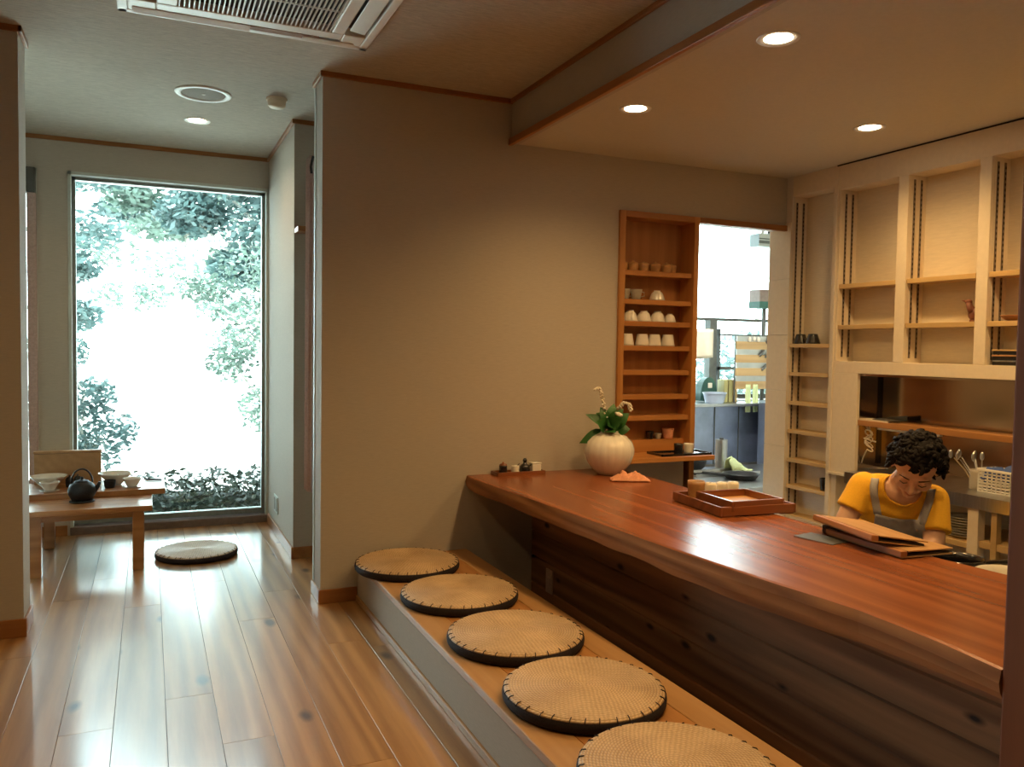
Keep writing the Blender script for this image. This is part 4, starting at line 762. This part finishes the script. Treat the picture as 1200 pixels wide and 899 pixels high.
# head frame: x to her left (image right), y out of the face, z up through the crown
hp, hy, hr = RAD(-44), RAD(4), RAD(14)
hx = AX.copy(); hyv = AD.copy(); hz = Vector((0,0,1))
Rm = Matrix((hx, hyv, hz)).transposed() @ Matrix.Rotation(hy, 3, 'Z') @ Matrix.Rotation(hp, 3, 'X') @ Matrix.Rotation(hr, 3, 'Y')
HC = L3(.012, .085, .805)
def Hd(x, y, z): return HC + Rm @ Vector((x, y, z))
body = MB()
def cp(a, ra, b, rb): body.caps(L3(*a), ra, L3(*b), rb)
cp((-.115,-.06,.635), .092, (.03,-.06,.62), .092); cp((-.115,-.015,.69), .058, (.03,-.015,.672), .058); cp((-.1,-.16,.52), .10, (.0,-.16,.51), .10); cp((-.11,-.26,.42), .10, (-.01,-.26,.42), .10)
body.caps(L3(-.042,-.01,.715), .05, Hd(0,-.02,-.05), .046)
SHR, ELR, WRR = (-.172,-.015,.70), (-.237,.045,.545), (-.135,.21,.452); SHL, ELL, WRL = (.072,-.01,.672), (.082,.06,.530), (.035,.21,.452)
for sh, el, wr in ((SHR, ELR, WRR), (SHL, ELL, WRL)): cp(sh, .048, el, .038); cp(el, .037, wr, .024)
for s_, wr in ((-1, WRR), (1, WRL)):
    w = Vector(wr); fw = Vector((.25*-s_, .8, -.16)).normalized(); sd = Vector((s_*.95, .28, 0)).normalized()
    for q in (-1, 0, 1):
        a = w+fw*.012+sd*q*.014; b_ = w+fw*.075+sd*q*.022; cp(tuple(a), .014, tuple(b_), .012)
    for q, ln in ((-1.5, .058), (-.5, .07), (.5, .074), (1.5, .066)):
        a = w+fw*.078+sd*q*.0155; m1 = a+fw*ln*.5+Vector((0,0,-.004)); e = m1+fw*ln*.42+Vector((0,0,-.014)); cp(tuple(a), .0088, tuple(m1), .0084); cp(tuple(m1), .0084, tuple(e), .0072)
    a = w+fw*.02-sd*.02; m1 = a-sd*.022+fw*.028+Vector((0,0,-.004)); e = m1+fw*.032-sd*.004; cp(tuple(a), .012, tuple(m1), .010); cp(tuple(m1), .0098, tuple(e), .008)
for sx in (-1, 1):
    x = -.06+sx*.07; cp((x,-.27,.38), .092, (x,-.2,.03), .058); cp((x,-.2,.03), .056, (x,-.27,-.28), .038); cp((x,-.285,-.318), .032, (x,-.12,-.325), .025)
M3 = Rm
def he(c, r): body.ell(Hd(*c), r, 20, 14, Rm)
he((0,-.012,.03), (.075,.094,.088)); he((0,.022,-.04), (.056,.064,.068)); he((0,.062,-.086), (.024,.022,.02))
for sx in (-1, 1): he((sx*.036,.052,-.022), (.030,.032,.032)); he((sx*.031,.074,.008), (.016,.012,.011)); he((sx*.076,-.008,-.005), (.010,.020,.031)); he((sx*.013,.096,-.028), (.009,.010,.008))
body.caps(Hd(0,.082,.014), .009, Hd(0,.104,-.024), .0125); body.caps(Hd(-.034,.078,.030), .011, Hd(.034,.078,.030), .011)
body.caps(Hd(-.017,.080,-.053), .0075, Hd(.017,.080,-.053), .0075); body.caps(Hd(-.014,.078,-.064), .0075, Hd(.014,.078,-.064), .0075)
bo = mesh_part('body', remeshed(body, .0052, 4), M_SKIN); bo['label'] = 'bare face, neck and forearms'
for sx in (-1, 1):
    obj('eyelash', MB().tube([Hd(sx*.018,.086,.002), Hd(sx*.031,.0885,-.002), Hd(sx*.045,.082,.001)], [.0012,.002,.0012], 6), M_EYE, person); obj('eyebrow', MB().tube([Hd(sx*.016,.091,.028), Hd(sx*.032,.090,.034), Hd(sx*.050,.078,.030)], [.003,.0036,.002], 6, flat=.6), M_HAIR, person)
obj('lips', MB().tube([Hd(-.020,.0835,-.057), Hd(-.007,.0875,-.055), Hd(.007,.0875,-.055), Hd(.020,.0835,-.057)], [.002,.0042,.0042,.002], 8), M_LIP, person, smooth=True)
obj('lips', MB().tube([Hd(-.017,.083,-.063), Hd(0,.0875,-.065), Hd(.017,.083,-.063)], [.002,.0048,.002], 8), M_LIP, person, smooth=True)
# hair: a close cap and many separate curls
hm = MB(); rh = random.Random(11)
def hair_ok(n): return n.z > (.52 if n.y > .35 else (.10 if n.y > -.05 else -.35)) + (.0 if abs(n.x) < .75 else -.30)*(1 if n.y < .45 else 0)
cap = MB().ell((0,0,0), (1,1,1), 36, 24); vs = [Hd(v.x*.082, -.012+v.y*.101, .03+v.z*.096) for v in cap.v]
hm.add(vs, [f for f in cap.f if hair_ok(sum((cap.v[i] for i in f), Vector())/4)])
cnt = 0
while cnt < 270:
    n = Vector((rh.gauss(0,1), rh.gauss(0,1), rh.gauss(0,1))).normalized()
    if not hair_ok(n): continue
    cnt += 1; c0_ = Vector((n.x*.078, -.012+n.y*.097, .03+n.z*.092)); tn = n.orthogonal().normalized(); tn = (Matrix.Rotation(rh.uniform(0, 6.28), 3, n) @ tn); bn = n.cross(tn); rr = rh.uniform(.008, .013); pts = []; ln = rh.uniform(.012, .036); ph = rh.uniform(0, 6)
    for k in range(10):
        q = k/9; a = ph+q*4.2; pts.append(Hd(*(c0_+n*(ln*q)+tn*rr*cos(a)+bn*rr*sin(a)+Vector((0,.004*q,-.020*q)))))
    hm.tube(pts, [.0088]*6+[.008, .007, .005, .002], 6)
obj('hair', hm, M_HAIR, person, smooth=True)
# t-shirt
sh = MB()
def sp(a, ra, b, rb): sh.caps(L3(*a), ra, L3(*b), rb)
g_ = .009
sp((-.115,-.06,.635), .092+g_, (.03,-.06,.62), .092+g_); sp((-.115,-.015,.69), .058+g_, (.03,-.015,.672), .058+g_); sp((-.1,-.16,.52), .10+g_, (.0,-.16,.51), .10+g_); sp((-.11,-.25,.44), .10+g_, (-.01,-.25,.44), .10+g_)
for s_, e in ((SHR, ELR), (SHL, ELL)):
    s_, e = Vector(s_), Vector(e); d = e-s_; sh.caps(L3(*s_), .057, L3(*(s_+d*.2)), .057); qe = .60 if e.x < 0 else .80; sh.tube([L3(*(s_+d*q)) for q in (0, .3*qe/.8, .6*qe/.8, qe)], [.057, .057, .058, .060], 18)
sme = remeshed(sh, .0055, 5)
bm = bmesh.new(); bm.from_mesh(sme); nb = L3(-.028, .055, .725)
dele = []
for f in bm.faces:
    c_ = f.calc_center_median()-nb; lx = c_.dot(AX); ld_ = c_.dot(AD); lz = c_.z
    if (lx/.068)**2+(ld_/.10)**2+(lz/.078)**2 < 1: dele.append(f)
bmesh.ops.delete(bm, geom=dele, context='FACES'); 
for _ in range(5): bmesh.ops.smooth_vert(bm, verts=[v for v in bm.verts if v.is_boundary], factor=.5, use_axis_x=True, use_axis_y=True, use_axis_z=True)
bt = BVHTree.FromBMesh(bm); bl = [e for e in bm.edges if e.is_boundary]; loop = []
if bl:
    e = bl[0]; v0, vc = e.verts[0], e.verts[1]; loop = [v0.co.copy(), vc.co.copy()]; pe = e
    for _ in range(2000):
        nx_ = [q for q in vc.link_edges if q.is_boundary and q != pe]
        if not nx_: break
        pe = nx_[0]; vc = pe.other_vert(vc)
        if vc == v0: break
        loop.append(vc.co.copy())
bm.to_mesh(sme); bm.free(); shirt = mesh_part('t_shirt', sme, M_YEL)
if len(loop) > 8: obj('neckband', MB().tube(loop[::3]+[loop[0]], .0045, 6, cap=False), M_YEL, shirt, smooth=True)
# apron laid onto the shirt
def on_shirt(x, z, off=.005):
    h_ = bt.ray_cast(L3(x, .6, z), -AD)
    return h_[0]+AD*off if h_[0] else None
ap = MB(); NU, NV = 22, 26; g2 = {}
for j in range(NV+1):
    for i in range(NU+1):
        q = j/NV; z = .605-.30*q; x = -.122+(.168+.05*min(1, q*2))*i/NU-.02*min(1, q*2); zz = z+.012*sin(pi*i/NU)*(-1)*(1-q); p_ = on_shirt(x, zz, .006+.003*sin(i*1.1+q*3))
        g2[i, j] = p_ or L3(x, -.05, zz)
ap.add([g2[i, j] for j in range(NV+1) for i in range(NU+1)], [(j*(NU+1)+i, j*(NU+1)+i+1, (j+1)*(NU+1)+i+1, (j+1)*(NU+1)+i) for j in range(NV) for i in range(NU)])
apo = obj('apron', ap, M_GREY, person, smooth=True, solid=.003)
for pa in ([(-.113,.60),(-.121,.64),(-.128,.68),(-.130,.71),(-.128,.735)], [(.036,.59),(.048,.63),(.058,.665),(.064,.69),(.066,.712)]):
    sm = MB(); rows = []
    for k in range(13):
        q = k/12*(len(pa)-1); i = min(int(q), len(pa)-2); x = pa[i][0]+(pa[i+1][0]-pa[i][0])*(q-i); z = pa[i][1]+(pa[i+1][1]-pa[i][1])*(q-i)
        r_ = []
        for w in (-.014, -.005, .005, .014): r_.append(on_shirt(x+w, z, .006) or (rows[-1][len(r_)]+Vector((0,0,.004))-AD*.01 if rows else L3(x+w, 0, z)))
        rows.append(r_)
    last = rows[-1]
    for k in range(1, 7): rows.append([p_-AD*.022*k+Vector((0,0,.008-.004*k*k*.5)) for p_ in last])
    sm.add([p_ for r_ in rows for p_ in r_], [(j*4+i, j*4+i+1, (j+1)*4+i+1, (j+1)*4+i) for j in range(len(rows)-1) for i in range(3)]); obj('strap', sm, M_GREY, apo, smooth=True, solid=.003)
tr = MB()
for sx in (-1, 1):
    x = -.06+sx*.07; tr.caps(L3(x,-.275,.38), .102, L3(x,-.2,.03), .07); tr.tube([L3(x,-.2,.05), L3(x,-.24,-.15), L3(x,-.27,-.29)], [.07, .06, .056], 14)
tr.caps(L3(-.11,-.26,.41), .108, L3(-.01,-.26,.41), .108)
mesh_part('trousers', remeshed(tr, .009, 5), M_TROU)
for sx in (-1, 1):
    x = -.06+sx*.07; obj('shoe', MB().caps(L3(x,-.285,-.313), .037, L3(x,-.11,-.317), .033), M_BLACK, person, smooth=True)

# ================================================================== OUTSIDE
struct('ground', MB().box(-40, 50, 5.94, 90, -.6, -.2), M_GRAVEL)
def foliage(clumps, n, size, seed):
    r = random.Random(seed); vs = []; fs = []
    for _ in range(n):
        c_, rad = r.choice(clumps); d = Vector((r.gauss(0,1), r.gauss(0,1), r.gauss(0,1))).normalized()*(r.random()**.4); p_ = Vector(c_)+Vector((d.x*rad[0], d.y*rad[1], d.z*rad[2]))
        a = Vector((r.gauss(0,1), r.gauss(0,1), r.gauss(0,.5))).normalized(); b_ = a.cross(Vector((r.gauss(0,1), r.gauss(0,1), r.gauss(0,1)))).normalized(); s_ = size*r.uniform(.6, 1.3); o = len(vs)
        vs += [p_-a*s_, p_+b_*s_*.45-a*.1*s_, p_+a*s_, p_-b_*s_*.45-a*.1*s_]; fs.append((o, o+1, o+2, o+3))
    return MB().add(vs, fs)
def tree(label, x, y, h, clumps, n, size, m, seed, trunk=.09, cat='tree', name='tree', group='trees outside the window'):
    t = thing(name, label, cat, (x, y, -.2), 0, group); r = random.Random(seed)
    cl_ = [(Vector((x+c_[0], y+c_[1], -.2+c_[2])), rr) for c_, rr in clumps]
    tk = obj('trunk', MB().tube([(x, y, -.2), (x+.05, y, h*.3), (x-.05, y+.05, h*.6), (x+.02, y, h*.9)], [trunk, trunk*.85, trunk*.65, trunk*.3], 8), M_BARK, t, smooth=True)
    for c_, rr in cl_: obj('branch', MB().tube([(x, y, max(-.1, c_.z-.2-(c_-Vector((x, y, c_.z))).length*.7)), c_], [trunk*.4, trunk*.12], 5), M_BARK, t)
    f_ = obj('foliage', foliage(cl_, n, size, seed), m, t); f_['kind'] = 'stuff'; return t
tree('dense leafy tree with pale trunk at upper right of the big window', 1.35, 10.2, 4.6, [((0,0,3.7),(.9,.8,.6)), ((-.6,.1,3.3),(.6,.6,.4)), ((.4,-.3,3.1),(.7,.6,.6)), ((.0,0,2.7),(.6,.6,.4)), ((-.65,-.2,3.8),(.6,.5,.4)), ((-.3,0,2.3),(.45,.4,.25)), ((-.9,0,2.9),(.4,.4,.25))], 6400, .062, M_TREE2, 1)
tree('slender tree left of the trunk with loose light leaves, mid window', .55, 13.0, 5.6, [((0,0,4.6),(1.0,1,.5)), ((-.7,0,4.1),(.7,.7,.35)), ((.5,0,3.5),(.8,.7,.35)), ((-.2,.3,5.0),(.9,.9,.5)), ((.1,.0,4.05),(.8,.6,.25)), ((-.75,0,3.5),(.45,.4,.25)), ((-.3,0,3.1),(.6,.5,.2)), ((.7,0,2.7),(.5,.5,.25))], 3800, .075, M_TREE1, 2, .06)
tree('low-branched tree whose leaves hang at right middle of the big window', 1.05, 8.4, 2.4, [((-.10,0,1.65),(.40,.4,.30)), ((-.30,.1,1.25),(.26,.3,.22)), ((.05,0,2.15),(.5,.45,.3)), ((-.02,-.1,.80),(.26,.3,.25)), ((.35,0,1.4),(.4,.4,.5)), ((-.55,0,1.95),(.3,.3,.15))], 2900, .036, M_TREE1, 3, .045)
tree('tree at upper left of the big window with sparse light leaves', -1.5, 11.0, 4.6, [((.2,0,3.4),(.6,.7,.3)), ((.75,0,2.75),(.5,.5,.25)), ((-.2,0,4.2),(.9,.8,.5)), ((.7,.1,2.3),(.3,.3,.2)), ((1.1,0,3.5),(.4,.4,.25)), ((.7,0,1.75),(.3,.3,.2))], 2400, .06, M_TREE2, 4, .06)
tree('tall far tree at top centre of the big window', -.4, 17.0, 7.0, [((0,0,5.2),(1.3,1.2,.5)), ((-.9,0,4.5),(.9,.9,.35)), ((.9,0,4.7),(.9,.8,.4)), ((.4,0,6.2),(1.3,1.2,.6)), ((.2,0,3.9),(.7,.6,.25))], 3600, .095, M_TREE2, 5, .09)
tree('far slope tree with fine leaves behind the middle of the big window', .9, 21.0, 5.0, [((0,0,3.2),(1.6,1,.5)), ((-1.2,0,2.5),(1.0,.8,.35)), ((.9,0,2.3),(1.1,.8,.4)), ((-.2,0,4.3),(1.8,1,.5)), ((1.2,0,1.5),(.9,.7,.4)), ((-1.9,0,3.5),(.9,.7,.4))], 3600, .075, M_TREE1, 15, .07)
tree('bluish leafy shrub at lower left of the big window', -.52, 7.9, .9, [((.02,0,.95),(.26,.3,.2)), ((.16,0,.62),(.30,.3,.22)), ((-.2,.1,1.35),(.25,.3,.2)), ((-.05,0,.4),(.35,.3,.22)), ((-.3,0,.8),(.3,.3,.3))], 2400, .038, M_TREE2, 6, .03, 'shrub', 'shrub', None)
tree('green shrub outside the narrow window at far left', -1.35, 7.2, 1.6, [((0,0,.8),(.4,.4,.5)), ((.1,0,1.5),(.4,.4,.5)), ((0,0,2.1),(.35,.35,.4))], 1100, .05, M_TREE2, 7, .03, 'shrub', 'shrub', None)
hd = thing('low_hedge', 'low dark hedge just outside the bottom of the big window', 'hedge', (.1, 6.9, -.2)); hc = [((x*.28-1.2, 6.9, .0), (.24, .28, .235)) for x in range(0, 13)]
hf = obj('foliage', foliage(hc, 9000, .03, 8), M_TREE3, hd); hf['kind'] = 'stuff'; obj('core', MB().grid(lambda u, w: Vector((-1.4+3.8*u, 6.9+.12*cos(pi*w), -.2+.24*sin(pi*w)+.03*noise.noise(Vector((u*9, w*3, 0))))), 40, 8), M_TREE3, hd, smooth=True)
tree('hazy green tree outside the kitchen window', 8.2, 9.5, 2.3, [((0,0,1.3),(.9,.6,.45)), ((-.9,0,1.1),(.8,.6,.4)), ((.9,0,1.2),(.8,.6,.4)), ((-.3,0,.7),(.9,.6,.4))], 1800, .06, M_TREE2, 9, .06, group='trees outside the kitchen')
tree('second hazy green tree outside the kitchen window, farther right', 10.6, 11, 2.6, [((0,0,1.4),(1.1,.7,.5)), ((-.8,0,1.0),(.8,.6,.5)), ((.8,0,1.2),(.9,.6,.5))], 1400, .07, M_TREE1, 10, .06, group='trees outside the kitchen')
